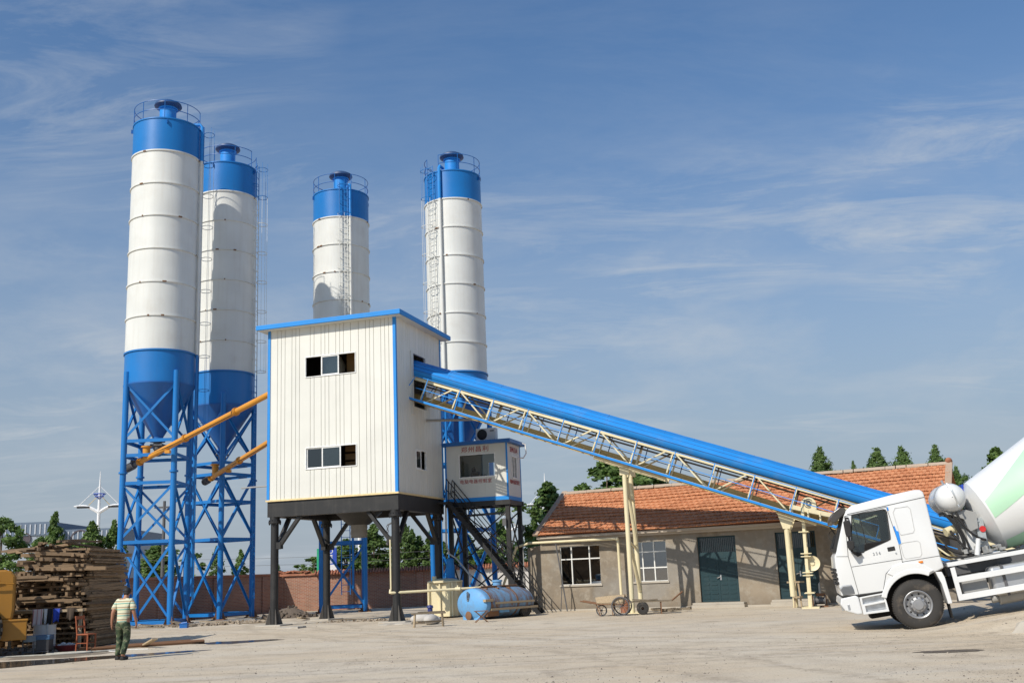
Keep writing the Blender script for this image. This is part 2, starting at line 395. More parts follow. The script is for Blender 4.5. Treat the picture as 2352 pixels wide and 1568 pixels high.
# loose pebbles over the yard
mb = MB()
for i in range(5200):
    y = 14 + 26 * rnd() ** 1.7; x = ru(-.52, .55) * y
    if mnoise.noise((x * .35, y * .35, 5)) < -.12 and rnd() < .8: continue
    s_ = ru(.006, .017) * (1.7 if rnd() < .06 else 1); z = gz(x, y)
    b = [V((math.cos(a) * s_ * ru(.7, 1.3), math.sin(a) * s_ * ru(.7, 1.3), 0)) for a in (0, 1.57, 3.14, 4.71)]
    o = V((x, y, z)); mb.add([o + q for q in b] + [o + V((0, 0, s_ * ru(.6, 1.1)))], [(0, 1, 4), (1, 2, 4), (2, 3, 4), (3, 0, 4)])
k = NT('pebbles'); PEB = k.done(k.mix(k.attr(), (.10, .085, .07), (.36, .31, .25)), .9)
tag(mb.build('gravel', PEB, smooth=0, fix=False), kind='stuff')
def rubble(name, cx_, cy_, rx, ry, hh, n, mat, smin, smax):
    m_ = MB()
    for i in range(n):
        a = ru(0, 2 * PI); q = rnd() ** .6; x = cx_ + math.cos(a) * rx * q; y = cy_ + math.sin(a) * ry * q
        s_ = ru(smin, smax); z = hh * (1 - q) * ru(.3, 1) + s_ * .3
        rot = M4.Rotation(ru(0, 6), 3, V((rnd() - .5, rnd() - .5, rnd())))
        m_.box((x, y, z), (s_ * ru(.7, 1.5), s_, s_ * ru(.4, .9)), rot)
    m_.lathe([(rx, 0), (rx * .6, hh * .45), (rx * .25, hh * .8), (.01, hh * .9)], 14, M4.Translation((cx_, cy_, -.01)) @ M4.Diagonal((1, ry / rx, 1, 1)))
    return tag(m_.build(name, mat, smooth=0), kind='stuff')
k = NT('rubble_mix'); RUB = k.done(k.mix(k.attr(), (.13, .095, .065), (.40, .33, .25)), .95, 0, k.bump(k.noise(30, 4, .6), .5, .02))
k = NT('dark_soil'); SOIL = k.done(k.mix(k.attr(), (.075, .06, .045), (.17, .13, .10)), .95, 0, k.bump(k.noise(20, 4, .6), .6, .03))
rubble('soil_heap', -11.0, 51.0, 1.3, .9, .55, 160, SOIL, .05, .16)
rubble('rubble_strip', -12.0, 46.4, 1.6, .5, .10, 90, RUB, .03, .12)
rubble('rubble_strip', -14.2, 45.4, 2.4, .4, .09, 110, RUB, .03, .12)
rubble('rubble_strip', -6.5, 42.9, 2.2, .4, .05, 90, RUB, .02, .09)
rubble('rubble_strip', -14.3, 29.8, 1.5, .5, .14, 120, RUB, .04, .14)

# ------------------------------------------------------------------ brick yard wall
def brickmat(name, c1, c2, mortar, scale=1.0, dirt=.45):
    k = NT(name); co = k.coord(1); br = k.n('ShaderNodeTexBrick'); sp = k.n('ShaderNodeSeparateXYZ'); k.l(co, sp.inputs[0])
    cb = k.n('ShaderNodeCombineXYZ'); k.l(k.math('ADD', sp.outputs[0], sp.outputs[1]), cb.inputs[0]); k.l(sp.outputs[2], cb.inputs[1]); k.l(cb.outputs[0], br.inputs['Vector'])
    br.inputs['Scale'].default_value = 1 / scale; br.inputs['Brick Width'].default_value = .25; br.inputs['Row Height'].default_value = .075; br.inputs['Mortar Size'].default_value = .011
    br.inputs['Color1'].default_value = (*c1, 1); br.inputs['Color2'].default_value = (*c2, 1); br.inputs['Mortar'].default_value = (*mortar, 1); br.inputs['Bias'].default_value = .1
    n = k.noise(.9, 6, .6, co); c = k.mix(k.math('MULTIPLY', k.ramp(n, [(.42, 0), (.72, 1)]), dirt), br.outputs['Color'], (.20, .14, .10))
    return k.done(c, .9, 0, k.bump(br.outputs['Fac'], -.4, .01), .2)
BRICK = brickmat('red_brick', (.42, .18, .105), (.30, .12, .075), (.40, .33, .27))
COPING = flat('clay_coping_tile', (.33, .13, .07), .85, 0, .4, 3)
def tiled_coping(name, x0, x1, yc, z, parent):
    m_ = MB(); x = x0
    m_.prism([(yc - .3, z - .02), (yc, z + .16), (yc + .3, z - .02)], x0, x1, lambda a, b, c_: (b, a, c_))
    while x < x1:
        m_.tube((x, yc - .36, z + ru(-.02, .02)), (x + ru(-.03, .03), yc + .02, z + .22), .055, .05, 6)
        m_.tube((x, yc + .36, z), (x, yc - .02, z + .22), .055, .05, 6); x += .16
    return m_.build(name, COPING, parent)
wy = 61.6
lw = thing('brick_wall', 'shaded brick yard wall running back behind the blue legs of the two left silos', 'wall', (-19.6, 49.0, 0), math.atan2(12.4, 5.7))
m_ = MB(); m_.bx((0, -.12, -.2), (13.5, .12, 2.02))
for x in range(0, 13, 4): m_.bx((x, -.19, -.2), (x + .38, .19, 1.98))
m_.build('wall_face', BRICK, lw, 0)
m_ = MB(); m_.bx((0, -.2, 2.02), (13.5, .2, 2.14)); m_.build('cap_course', flat('brick_cap', (.40, .17, .10), .9, 0, .3, 3), lw, 0)
bw = thing('brick_wall', 'sunlit red brick yard wall with tiled coping behind the mixing tower columns', 'wall', (-14, wy, 0))
m_ = MB(); m_.bx((-.1, -.12, -.2), (9.2, .12, 1.98)); 
for x in range(0, 10, 4): m_.bx((x, -.19, -.2), (x + .38, .19, 1.94))
m_.build('wall_face', BRICK, bw, 0)
m_ = MB(); m_.bx((-.1, -.22, 1.98), (2.2, .22, 2.10)); m_.build('cap_course', flat('brick_cap', (.40, .17, .10), .9, 0, .3, 3), bw, 0)
tiled_coping('tile_coping', 2.2, 9.4, 0, 1.99, bw)
m_ = MB()
for i in range(70):
    x = ru(-.1, 1.9); m_.box((x, ru(-.2, .2), 2.13 + ru(0, .10)), (ru(.15, .4), ru(.1, .25), .04), M4.Rotation(ru(-.6, .6), 3, V((rnd(), rnd(), rnd()))))
m_.build('loose_roof_tile', COPING, bw, 0)
pw = thing('plastered_wall', 'short white plastered wall with tile coping behind the black control room legs', 'wall', (-4.75, wy + .3, 0))
m_ = MB(); m_.bx((0, -.12, -.2), (8.5, .12, 1.95)); m_.build('wall_face', paint('white_plaster', (.62, .60, .56), .9, (.3, .26, .2), .4, 1.2), pw, 0)
tiled_coping('tile_coping', 0, 8.5, 0, 1.97, pw)

# ------------------------------------------------------------------ trees beyond the wall
k = NT('leaf_green'); co = k.coord(1); a = k.attr(); oi = k.n('ShaderNodeObjectInfo')
c = k.mix(a, (.05, .10, .028), (.19, .285, .075)); c = k.mix(k.math('MULTIPLY', oi.outputs['Random'], .35), c, (.055, .085, .03))
d = k.n('ShaderNodeBsdfPrincipled'); k.l(c, d.inputs['Base Color']); d.inputs['Roughness'].default_value = .6; d.inputs['Specular IOR Level'].default_value = .3
tr = k.n('ShaderNodeBsdfTranslucent'); k.l(k.mix(1, c, (1.2, 1.3, .7), 'MULTIPLY'), tr.inputs[0]); mx = k.n('ShaderNodeMixShader'); mx.inputs[0].default_value = .3
k.l(d.outputs[0], mx.inputs[1]); k.l(tr.outputs[0], mx.inputs[2]); k.l(mx.outputs[0], k.out.inputs[0]); LEAF = k.m
BARK = flat('bark', (.16, .12, .085), .9, 0, .3, 12)
def crown(seed, shape, n, lo=.16, cl=70, leaf=.36):
    """unit tree: height 1 scaled to 8 m, base radius 1 scaled to 2.4 m; leaves gathered in uneven clumps"""
    r_ = random.Random(seed); m_ = MB(); H, W = 8.0, 2.4; cs = []
    for i in range(cl):
        t = r_.random() ** .9; z = lo + (1 - lo) * t; a = r_.uniform(0, 2 * PI)
        if shape == 'poplar': rad = (1 - t) ** .55 * .95 * min(1, t * 5 + .5)
        elif shape == 'cone': rad = (1 - t) ** .9 * 1.0 * min(1, t * 5 + .5) + .03
        elif shape == 'round': rad = math.sqrt(max(0, 1 - (2 * t - 1) ** 2)) * .95 + .05
        else: rad = (1 - t ** 1.8) * min(1, t * 4 + .35)
        rad *= r_.uniform(.6, 1.08) * (.86 + .2 * math.sin(3 * a + seed))
        q = r_.uniform(.45, 1.0) ** .5
        cs.append((V((math.cos(a) * rad * q * W, math.sin(a) * rad * q * W, z * H)), r_.uniform(.24, .56) * (1.2 - .85 * t), r_.uniform(-.14, .16)))
    if shape in ('poplar', 'cone'):
        for i in range(10): f = i / 9; cs.append((V((r_.uniform(-.3, .3) * (1 - f) * W, r_.uniform(-.3, .3) * (1 - f) * W, (.80 + .235 * f) * H)), .34 - .22 * f, r_.uniform(-.1, .15)))
    for i in range(14): a = r_.uniform(0, 2 * PI); t = r_.uniform(.1, .8); q = (1.12 - .85 * t if shape in ('poplar', 'cone') else .95 * math.sqrt(max(.05, 1 - (2 * t - 1) ** 2)) + .12); cs.append((V((math.cos(a) * q * W, math.sin(a) * q * W, (lo + (1 - lo) * t) * H)), r_.uniform(.14, .26), r_.uniform(0, .15)))
    for i in range(n):
        c_, s_, tone = cs[r_.randrange(len(cs))]
        p = c_ + V((r_.gauss(0, .5), r_.gauss(0, .5), r_.gauss(0, .42))) * s_
        L = leaf * r_.uniform(.6, 1.3); nn = (V((p.x, p.y, 0)).normalized() * .6 + (p - c_).normalized() * .5 + V((0, 0, .35)) + V((r_.gauss(0, 1), r_.gauss(0, 1), r_.gauss(0, 1))) * .42).normalized(); ax = nn.cross(V((r_.gauss(0, 1), r_.gauss(0, 1), r_.gauss(0, 1)))).normalized(); sd = nn.cross(ax)
        m_.add([p, p + ax * L * .5 + sd * L * .36, p + ax * L, p + ax * L * .5 - sd * L * .36], [(0, 1, 2, 3)], min(1, max(0, .5 + tone + r_.uniform(-.38, .38))))
    me = m_.build('crown', LEAF, None, 0, fix=False); t_ = MB()
    t_.path([(0, 0, 0), (.05, .03, 2.2), (-.04, .05, 4.4), (.02, 0, 7.3)], .1, 8, rs=[.15, .12, .08, .02])
    for i in range(16):
        c_, s_, _ = cs[i * cl // 16]; z = max(.8, c_.z * .62); t_.path([(0, 0, z), (c_.x * .5, c_.y * .5, (z + c_.z) * .5 + .1), tuple(c_)], .04, 5, rs=[.05, .03, .012])
    return me, t_.build('trunk', BARK, None)
PRO = {}
for nm, sh, n, lo, cl, lf in (('p0', 'poplar', 8000, .06, 80, .27), ('p1', 'poplar', 7500, .08, 72, .27), ('p2', 'poplar', 8500, .05, 90, .27), ('r0', 'round', 11000, .14, 100, .24), ('r1', 'round', 12000, .12, 115, .24), ('s0', 'oval', 9000, .08, 95, .25),
                              ('q0', 'cone', 15000, .42, 120, .12), ('q1', 'cone', 13000, .45, 100, .12)):
    PRO[nm] = crown(len(PRO) * 13 + 5, sh, n, lo, cl, lf)
used = set()
def tree(kind, px, ytop, Y, hwpx, label, group, z0=0, name='tree'):
    top = at(px, ytop, Y); H = (top.z - z0) * 1.03; hw = hwpx / FPX * Y * WIDE.get(group, {}).get(kind, 1.8)
    t = thing(name, label, 'tree', (top.x, Y, z0), ru(0, 6), group)
    for o in PRO[kind]:
        c = o if kind not in used else o.copy()
        if kind in used: C.objects.link(c)
        c.parent = t; c.scale = (hw / 2.15, hw / 2.15, H / 8.25)
    used.add(kind)
    return t
GT = 'trees beyond the yard wall'; GH = 'trees behind the brick house'; WIDE = {GH: {'q0': 2.7, 'q1': 2.7}}
for a in (('r1', 8, 1192, 62, 46, 'dense dark tree at the left edge above the timber pile'),
          ('p0', 127, 1188, 66, 27, 'young pointed tree in front of the white factory, above the timber pile'),
          ('s0', 212, 1198, 64, 34, 'bushy tree under the street lamp left of the tallest silo'),
          ('p1', 262, 1206, 65, 25, 'slim tree just behind the leftmost blue silo leg'),
          ('s0', 366, 1240, 82, 44, 'broad tree seen between the legs of the tallest silo'),
          ('p2', 497, 1262, 86, 15, 'narrow tree behind the front leg of the second silo'),
          ('p1', 553, 1268, 88, 16, 'small slim tree behind the open ladder of the second silo'),
          ('p1', 637, 1288, 80, 10, 'tiny distant treetop right beside the front left black column'),
          ('r0', 722, 1280, 84, 26, 'low round bush peeping over the brick wall left of the blue and green sign'),
          ('s0', 795, 1238, 80, 40, 'leafy tree behind the blue ladder frame under the mixing tower'),
          ('p0', 858, 1212, 78, 34, 'tall poplar right of the grey discharge chute'),
          ('p2', 928, 1205, 78, 24, 'pointed poplar just right of the front right black column'),
          ('p1', 962, 1238, 79, 26, 'shorter poplar second from the front right black column'),
          ('p0', 992, 1222, 78, 26, 'poplar in front of the rear right tower column'),
          ('p2', 1075, 1236, 80, 30, 'poplar behind the upper part of the black staircase'),
          ('s0', 1122, 1245, 81, 28, 'leafy tree framed by the staircase and the control room leg'),
          ('p1', 1152, 1202, 79, 24, 'thin poplar rising between the two right control room legs'),
          ('s0', 842, 1252, 86, 26, 'low leafy tree behind the right leg of the blue ladder frame'),
          ('r0', 905, 1246, 88, 26, 'low round tree just left of the front right black column'),
          ('p2', 946, 1224, 90, 20, 'slim poplar between two taller ones right of the front right column'),
          ('s0', 1018, 1244, 86, 24, 'leafy tree just right of the rear right tower column'),
          ('p0', 1050, 1256, 88, 22, 'poplar behind the grey hose of the upright pump'),
          ('r0', 1100, 1262, 84, 28, 'round tree low behind the middle of the staircase'),
          ('s0', 1182, 1250, 88, 24, 'leafy tree right of the control room legs')):
    tree(*a, GT)
for a in (('s0', 1256, 1108, 72, 58, 'loose pale tree at the left gable of the brick house'),
          ('p1', 1226, 1190, 74, 18, 'low tree growing left of the roof edge of the brick house'),
          ('r0', 1392, 1066, 74, 66, 'broad round tree over the roof ridge left of the conveyor leg'),
          ('r1', 1468, 1078, 76, 66, 'broad tree over the roof ridge right of the conveyor leg'),
          ('s0', 1610, 1118, 76, 60, 'treetop seen through the conveyor truss above the tiled roof'),
          ('q0', 1883, 1040, 78, 34, 'pointed treetop just above the blue belt cover'),
          ('q1', 1960, 1070, 82, 16, 'smallest treetop above the ridge, between two pointed ones'),
          ('q1', 2014, 1041, 80, 36, 'pointed treetop above the middle of the visible ridge'),
          ('q0', 2070, 1038, 80, 34, 'pointed treetop above the ridge right of its twin'),
          ('q1', 2148, 1034, 84, 30, 'pale treetop at the right end of the tiled ridge'),
          ('q0', 2196, 1082, 90, 22, 'faint treetop over the blue roof beside the mixer drum'),
          ('s0', 2285, 1030, 78, 56, 'dark treetop half hidden behind the mixer drum')):
    tree(*a, GH)

# ------------------------------------------------------------------ far buildings, lamps, poles
FW = paint('shaded_factory_wall', (.33, .37, .42), .7, (.4, .42, .44), .2, .3)  # shade of the facade put into the wall colour, grey blue instead of white
FB = flat('slate_blue_parapet', (.12, .165, .23), .6)
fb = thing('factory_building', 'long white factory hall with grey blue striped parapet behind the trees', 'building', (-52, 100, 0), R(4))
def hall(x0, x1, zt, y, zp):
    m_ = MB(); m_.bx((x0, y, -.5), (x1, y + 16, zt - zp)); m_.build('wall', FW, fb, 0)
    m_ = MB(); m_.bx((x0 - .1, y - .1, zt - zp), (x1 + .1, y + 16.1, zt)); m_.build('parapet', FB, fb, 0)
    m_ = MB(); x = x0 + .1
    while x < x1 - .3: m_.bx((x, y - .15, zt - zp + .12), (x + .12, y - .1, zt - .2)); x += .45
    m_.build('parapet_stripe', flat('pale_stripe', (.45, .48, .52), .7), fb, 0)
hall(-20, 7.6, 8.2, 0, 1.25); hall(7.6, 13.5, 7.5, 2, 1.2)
for px, py, r_ in ((54, 1236, .42), (162, 1236, .8)):
    p = at(px, py, 100); m_ = MB(); m_.lathe([(.001, 0), (r_, 0), (r_, .12), (r_ + .12, .12), (r_ + .12, 0)], 24, M4.Translation((p.x + 52, -.02 if px < 100 else 1.95, p.z)) @ M4.Rotation(R(90), 4, 'X'))
    m_.build('porthole_window', flat('porthole', (.10, .08, .09), .3), fb)
m_ = MB(); m_.bx((-20, -.2, -.5), (10.5, -.05, 3.6)); m_.build('plinth', flat('blue_plinth', (.16, .23, .32), .7), fb, 0)
bh = thing('blue_shed', 'distant blue roofed shed peeping out beside the mixer drum', 'building', (33.5, 84, 0), R(-20))
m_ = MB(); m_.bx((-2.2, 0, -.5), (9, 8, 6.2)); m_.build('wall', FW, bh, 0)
m_ = MB(); m_.prism([(-2.5, 6.2), (-2.5, 6.35), (3, 7.2), (9.3, 6.35), (9.3, 6.2)], -.4, 8.4); m_.build('roof', flat('royal_blue_sheet', (.02, .07, .50), .5), bh, 0)
LW = flat('white_lamp_paint', (.80, .80, .80), .4)
def lamp(px, ytop, yarm, hw, Y, label, rot):
    top = at(px, ytop, Y); za = at(px, yarm, Y).z; w_ = hw / FPX * Y
    t = thing('street_lamp', label, 'street lamp', (top.x, Y, 0), rot, 'gull wing street lamps beyond the wall')
    m_ = MB(); m_.path([(0, 0, 0), (0, 0, za), (0, 0, top.z - 1.2), (0, 0, top.z)], .1, 8, rs=[.16, .12, .07, .02]); m_.build('pole', LW, t)
    for s_ in (-1, 1):
        m_ = MB(); pts = [(s_ * w_ * u, 0, za - .15 + .62 * math.sin(min(1, u * 1.35) * PI / 2) - .10 * u) for u in [i / 10 for i in range(11)]]
        m_.path(pts, .07, 6, rs=[.13] * 4 + [.11, .1, .09, .08, .07, .06, .04]); ar = m_.build('arm', LW, t)
        m_ = MB(); m_.box((s_ * w_ * .62, 0, za + .28), (.9, .28, .12)); m_.build('lamp_head', DARK, ar)
        m_ = MB(); m_.tube((0, 0, top.z - 1.1), (s_ * w_ * .8, 0, za + .42), .025, n=5); m_.build('stay_cable', LW, t)
        m_ = MB(); m_.tube((s_ * .12, 0, za + 1.1), (s_ * w_ * .42, 0, za + .42), .02, n=5); m_.build('strut', flat('yellow_strut', (.6, .4, .1), .5), t)
    m_ = MB(); m_.ring((0, 0, za + 1.25), .42, .04, 20, 5); m_.ring((0, 0, za + 1.05), .3, .03, 20, 5)
    for i in range(6): a = i * PI / 3; m_.tube((.08 * math.cos(a), .08 * math.sin(a), za + .9), (.42 * math.cos(a), .42 * math.sin(a), za + 1.25), .025, n=4)
    m_.build('crown_ring', flat('lamp_blue', (.04, .10, .45), .4), t)
lamp(231, 1082, 1172, 55, 80, 'white gull wing street lamp with stay cables left of the tallest silo', R(8))
lamp(1250, 1086, 1168, 46, 88, 'white street lamp half covered by the tree left of the brick house', R(8))
lamp(824, 1122, 1202, 39, 106, 'white street lamp seen under the mixing tower, beside the discharge chute', R(8))
lamp(1168, 1145, 1216, 35, 122, 'farthest white street lamp, framed by the control room legs', R(8))
p = at(378, 1150, 75); t = thing('utility_pole', 'dark utility pole seen between the legs of the tallest silo', 'pole', (p.x, 75, 0))
m_ = MB(); m_.tube((0, 0, 0), (0, 0, p.z), .14, .1); m_.build('shaft', STEEL, t)
m_ = MB(); m_.bx((-.7, -.06, p.z - .5), (.7, .06, p.z - .38)); m_.build('crossarm', STEEL, t)
for dz, nm in ((0, 'upper thin power cable low over the brick wall'), (-.45, 'lower thin power cable low over the brick wall')):
    m_ = MB(); m_.path([(-28 + i * 2.2, 70, 3.55 + dz - .35 * math.sin(PI * i / 14)) for i in range(15)], .014, 4)
    tag(m_.build('power_cable', STEEL), nm, 'cable', 'power cables over the wall')
sg = thing('advertising_sign', 'blue and green advertising sign board behind the brick wall', 'sign', (-11.4, 63, 0), R(-4))
SG = flat('sign_green', (.02, .36, .18), .5); SB = flat('sign_blue', (.02, .07, .42), .5)
m_ = MB(); m_.bx((-.62, 0, 1.9), (-.46, .05, 3.5)); m_.build('green_panel', SG, sg, 0)
m_ = MB(); m_.bx((-.46, 0, 2.55), (.56, .05, 3.5)); m_.build('blue_panel', SB, sg, 0)
m_ = MB(); m_.bx((-.46, 0, 2.2), (.56, .05, 2.55)); m_.bx((-.46, 0, 1.9), (.56, .05, 2.12)); m_.build('white_panel', WFRAME, sg, 0)
m_ = MB(); m_.bx((-.46, .0, 2.12), (.56, .05, 2.2)); m_.build('red_line', RED, sg, 0)
m_ = MB(); m_.lathe([(.085, 0), (.125, 0), (.125, -.015), (.085, -.015)], 20, M4.Translation((.22, -.003, 3.32)) @ M4.Rotation(R(90), 4, 'X'))
for i in range(6): m_.bx((.12, -.012, 3.06 - i * .085), (.32, -.002, 3.11 - i * .085)); m_.bx((.19, -.013, 3.04 - i * .085), (.24, -.003, 3.09 - i * .085))
m_.build('emblem', WFRAME, sg, 0)
m_ = MB(); m_.bx((-.5, .05, 0), (-.4, .15, 3.4)); m_.bx((.4, .05, 0), (.5, .15, 3.4)); m_.build('post', STEEL, sg, 0)
# ------------------------------------------------------------------ cement silos
def P3(r, a, z): return V((r * math.cos(a), r * math.sin(a), z))
def make_silo(label, x, y, rot, ztop, zwhite, Rr, zlow, zcone, tiers, xt, lad, pipe=None, cage0=3.2, leg_r=.135):
    """rot: turn of the leg square; lad: bearing of the caged ladder; tiers: heights of the horizontal ties; xt: spans crossed by braces"""
    S = thing('cement_silo', label, 'silo', (x, y, 0), 0, 'white cement silos with blue bands')
    nb = 7; bh = (ztop - zwhite) / nb
    m_ = MB(); m_.lathe([(Rr, ztop - bh), (Rr, ztop), (Rr + .035, ztop), (Rr + .035, ztop + .06), (Rr, ztop + .06), (.38, ztop + .22), (.01, ztop + .22)], 64); m_.build('top_band', BLUE, S, 25)
    m_ = MB(); m_.lathe([(Rr, zwhite), (Rr, ztop - bh)], 64); m_.build('shell', WHITE, S, 25)
    m_ = MB(); m_.lathe([(Rr, zlow), (Rr, zwhite)], 64); m_.lathe([(Rr + .01, zwhite - .03), (Rr + .05, zwhite - .03), (Rr + .05, zwhite + .04), (Rr + .01, zwhite + .04)], 64); m_.build('bottom_band', BLUE, S, 25)
    for i in range(1, nb):
        z = zwhite + bh * i; m_ = MB(); m_.lathe([(Rr - .005, z - .035), (Rr + .05, z - .03), (Rr + .05, z + .03), (Rr - .005, z + .035)], 64)
        hp = m_.build('hoop', WHITE, S, 25)
        for q in range(4 if Rr > 1.6 else 2):
            a = ru(-2.6, .3); m_ = MB(); w_ = ru(.05, .2)
            m_.lathe([(Rr + .02, z - .045), (Rr + .054, z - .036), (Rr + .054, z + .02)], 4, None, a, a + w_ / Rr); m_.build('rust_spot', RUST, hp, 0)
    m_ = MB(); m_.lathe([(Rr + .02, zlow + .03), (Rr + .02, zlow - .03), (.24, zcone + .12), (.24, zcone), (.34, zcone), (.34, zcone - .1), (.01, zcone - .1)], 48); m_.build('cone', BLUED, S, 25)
    m_ = MB(); m_.tube((0, 0, zcone - .1), (0, 0, zcone - .45), .19, n=16); m_.box((0, 0, zcone - .24), (.55, .46, .09)); m_.tube((0, 0, zcone - .45), (0, 0, zcone - .75), .15, n=14); m_.build('outlet_valve', STEEL, S)
    # roof fittings
    m_ = MB(); m_.lathe([(.40, ztop + .1), (.40, ztop + 1.12), (.47, ztop + 1.13), (.47, ztop + 1.2)], 28); m_.build('filter_housing', BLUE2, S)
    m_ = MB(); m_.lathe([(.45, ztop + 1.18), (.62, ztop + 1.26), (.66, ztop + 1.31), (.63, ztop + 1.42), (.4, ztop + 1.55), (.01, ztop + 1.58)], 28); m_.build('filter_cap', paint('dark_blue_cap', (.02, .06, .16), .5), S)
    m_ = MB(); rr = Rr - .02; gap = .30
    for dz in (.48, .95): m_.ring((0, 0, ztop + dz), rr, .019, 44, 5, lad + gap, lad + 2 * PI - gap)
    for i in range(9): a = lad + gap + (2 * PI - 2 * gap) * i / 8; m_.tube(P3(rr, a, ztop - .15), P3(rr, a, ztop + .95), .018, n=5)
    m_.build('guard_rail', BLUED, S)
    for i in range(4):
        a = rot + PI / 4 + i * PI / 2 + .3; m_ = MB(); m_.box(P3(Rr + .05, a, ztop - .16), (.1, .03, .2), M4.Rotation(a, 3, 'Z')); m_.build('lifting_lug', BLUED, S, 0)
    # legs
    la = [rot + i * PI / 2 for i in range(4)]; lr = Rr + .02
    for a in la:
        m_ = MB(); m_.tube(P3(lr, a, .0), P3(lr, a, zlow + .55), leg_r, n=18); m_.lathe([(leg_r + .06, zcone - 1.62), (leg_r + .06, zcone - 1.54)], 18, M4.Translation(P3(lr, a, 0)))
        m_.lathe([(leg_r, zcone - 1.62), (leg_r + .06, zcone - 1.62)], 18, M4.Translation(P3(lr, a, 0))); m_.lathe([(leg_r + .06, zcone - 1.54), (leg_r, zcone - 1.54)], 18, M4.Translation(P3(lr, a, 0)))
        lg = m_.build('leg', BLUE, S)
        m_ = MB(); p = P3(lr, a, 0); m_.box(p + V((0, 0, .02)), (.62, .62, .04))
        for q in range(4): b = a + q * PI / 2; d = P3(1, b, 0); m_.add([p + d * leg_r + V((0, 0, .04)), p + d * .30 + V((0, 0, .04)), p + d * (leg_r + .01) + V((0, 0, .42)), ], [(0, 1, 2)])
        m_.build('foot_plate', RUST, lg, 0)
    for i in range(4):
        a, b = la[i], la[(i + 1) % 4]
        for z in tiers:
            m_ = MB(); p, q = P3(lr, a, z), P3(lr, b, z); d = (q - p).normalized() * leg_r; m_.angle(p + d, q - d, .13, .02); m_.build('tie_beam', BLUE, S, 0)
        for z0, z1 in xt:
            for s_, (u, v) in enumerate(((a, b), (b, a))):
                o = P3(.05 * s_, (a + b) / 2 if b > a else (a + b + 2 * PI) / 2, 0); p, q = P3(lr, u, z0) + o, P3(lr, v, z1) + o; d = (q - p).normalized() * (leg_r * .8)
                m_ = MB(); m_.angle(p + d, q - d, .095, .016); m_.build('cross_brace', BLUE, S, 0)
    # ladder with safety cage, standing on bearing lad
    rl = Rr + .14; t = P3(1, lad, 0); n_ = V((-t.y, t.x, 0)); z0, z1 = .9, ztop + .35
    for nm, za, zb, mt in (('lower', z0, zwhite, BLUE), ('mid', zwhite, ztop - bh, WHITE), ('up', ztop - bh, z1, BLUE)):
        m_ = MB()
        for s_ in (-1, 1): m_.tube(t * rl + n_ * (.22 * s_) + V((0, 0, za)), t * rl + n_ * (.22 * s_) + V((0, 0, zb)), .026, n=6)
        z = za + .15
        while z < zb: m_.tube(t * rl - n_ * .22 + V((0, 0, z)), t * rl + n_ * .22 + V((0, 0, z)), .015, n=5); z += .34
        z = za + .8
        while z < zb - .1:
            for s_ in (-1, 1): m_.tube(t * (Rr - .1 if z > zlow else rl - .05) + n_ * (.22 * s_) + V((0, 0, z)), t * rl + n_ * (.22 * s_) + V((0, 0, z)), .018, n=4)
            z += bh
        m_.build('ladder', mt, S)
        m_ = MB(); z = max(za, cage0) + .05; zc0 = z
        if z < zb - .2:
            c = t * (rl + .02)
            while z < zb + .02:
                pts = [c + n_ * (.34 * math.sin(u)) * 1.0 + t * (.36 * (1 - math.cos(u))) * 1.0 + V((0, 0, z)) for u in [(-PI * .72 + PI * 1.44 * i / 12) for i in range(13)]]
                pts = [c + n_ * (.34 * math.sin(u)) + t * (.25 + .26 * math.cos(u)) + V((0, 0, z)) for u in [(-PI * .95 + PI * 1.9 * i / 14) for i in range(15)]]
                m_.path(pts, .017, 5); z += bh
            for u in (-1.3, 0, 1.3): m_.tube(c + n_ * (.34 * math.sin(u)) + t * (.25 + .26 * math.cos(u)) + V((0, 0, zc0)), c + n_ * (.34 * math.sin(u)) + t * (.25 + .26 * math.cos(u)) + V((0, 0, zb)), .010, n=4)
            m_.build('safety_cage', mt, S)
    if pipe is not None:
        b = pipe; q = P3(Rr + .12, b, 0)
        m_ = MB(); m_.tube(q + V((0, 0, 1.2)), q + V((0, 0, zwhite)), .06, n=10); m_.build('fill_pipe', BLUE, S)
        m_ = MB(); m_.tube(q + V((0, 0, zwhite)), q + V((0, 0, ztop - bh)), .075, n=10); m_.build('fill_pipe', WHITE, S)
        m_ = MB(); m_.path([q + V((0, 0, ztop - bh)), q + V((0, 0, ztop + .18)), q + P3(-.1, b, ztop + .3), q + P3(-.45, b, ztop + .3), q + P3(-.6, b, ztop + .1)], .078, 10); m_.build('fill_pipe', BLUE2, S)
    return S
S1 = make_silo('tallest and nearest white cement silo, leftmost of the four, on open blue legs', -16.57, 48.3, R(45.9), 23.57, 12.25, 1.585, 10.77, 8.29, (.22, 3.7, 6.3, 7.55, 8.2), ((.35, 3.6), (3.85, 6.2), (8.3, 10.8)), R(22), R(2), 9.0)
S2 = make_silo('white cement silo in the shadow of the tallest silo, second from the left', -15.05, 53.6, R(15.7), 23.45, 12.22, 1.53, 10.55, 8.36, (.3, 3.9, 5.75, 7.1, 7.65), ((.4, 3.8), (4.0, 7.0), (7.8, 10.3)), R(-2), None, 12.3)
S3 = make_silo('white cement silo rising behind the mixing tower roof with its caged ladder facing the yard', -9.38, 56.5, R(54.5), 22.75, 11.75, 1.545, 10.3, 8.2, (.35, 3.6, 7.0), ((.4, 3.5),), R(-76), R(-63), 6)
S4 = make_silo('white cement silo on the right, above the blue belt cover, caged ladder on its left', -2.88, 54.0, R(6), 22.6, 11.76, 1.52, 10.2, 7.7, (.3, 3.9, 7.2), ((.4, 3.8), (4.0, 7.1), (7.3, 10.2)), R(-133), R(-112), 8)

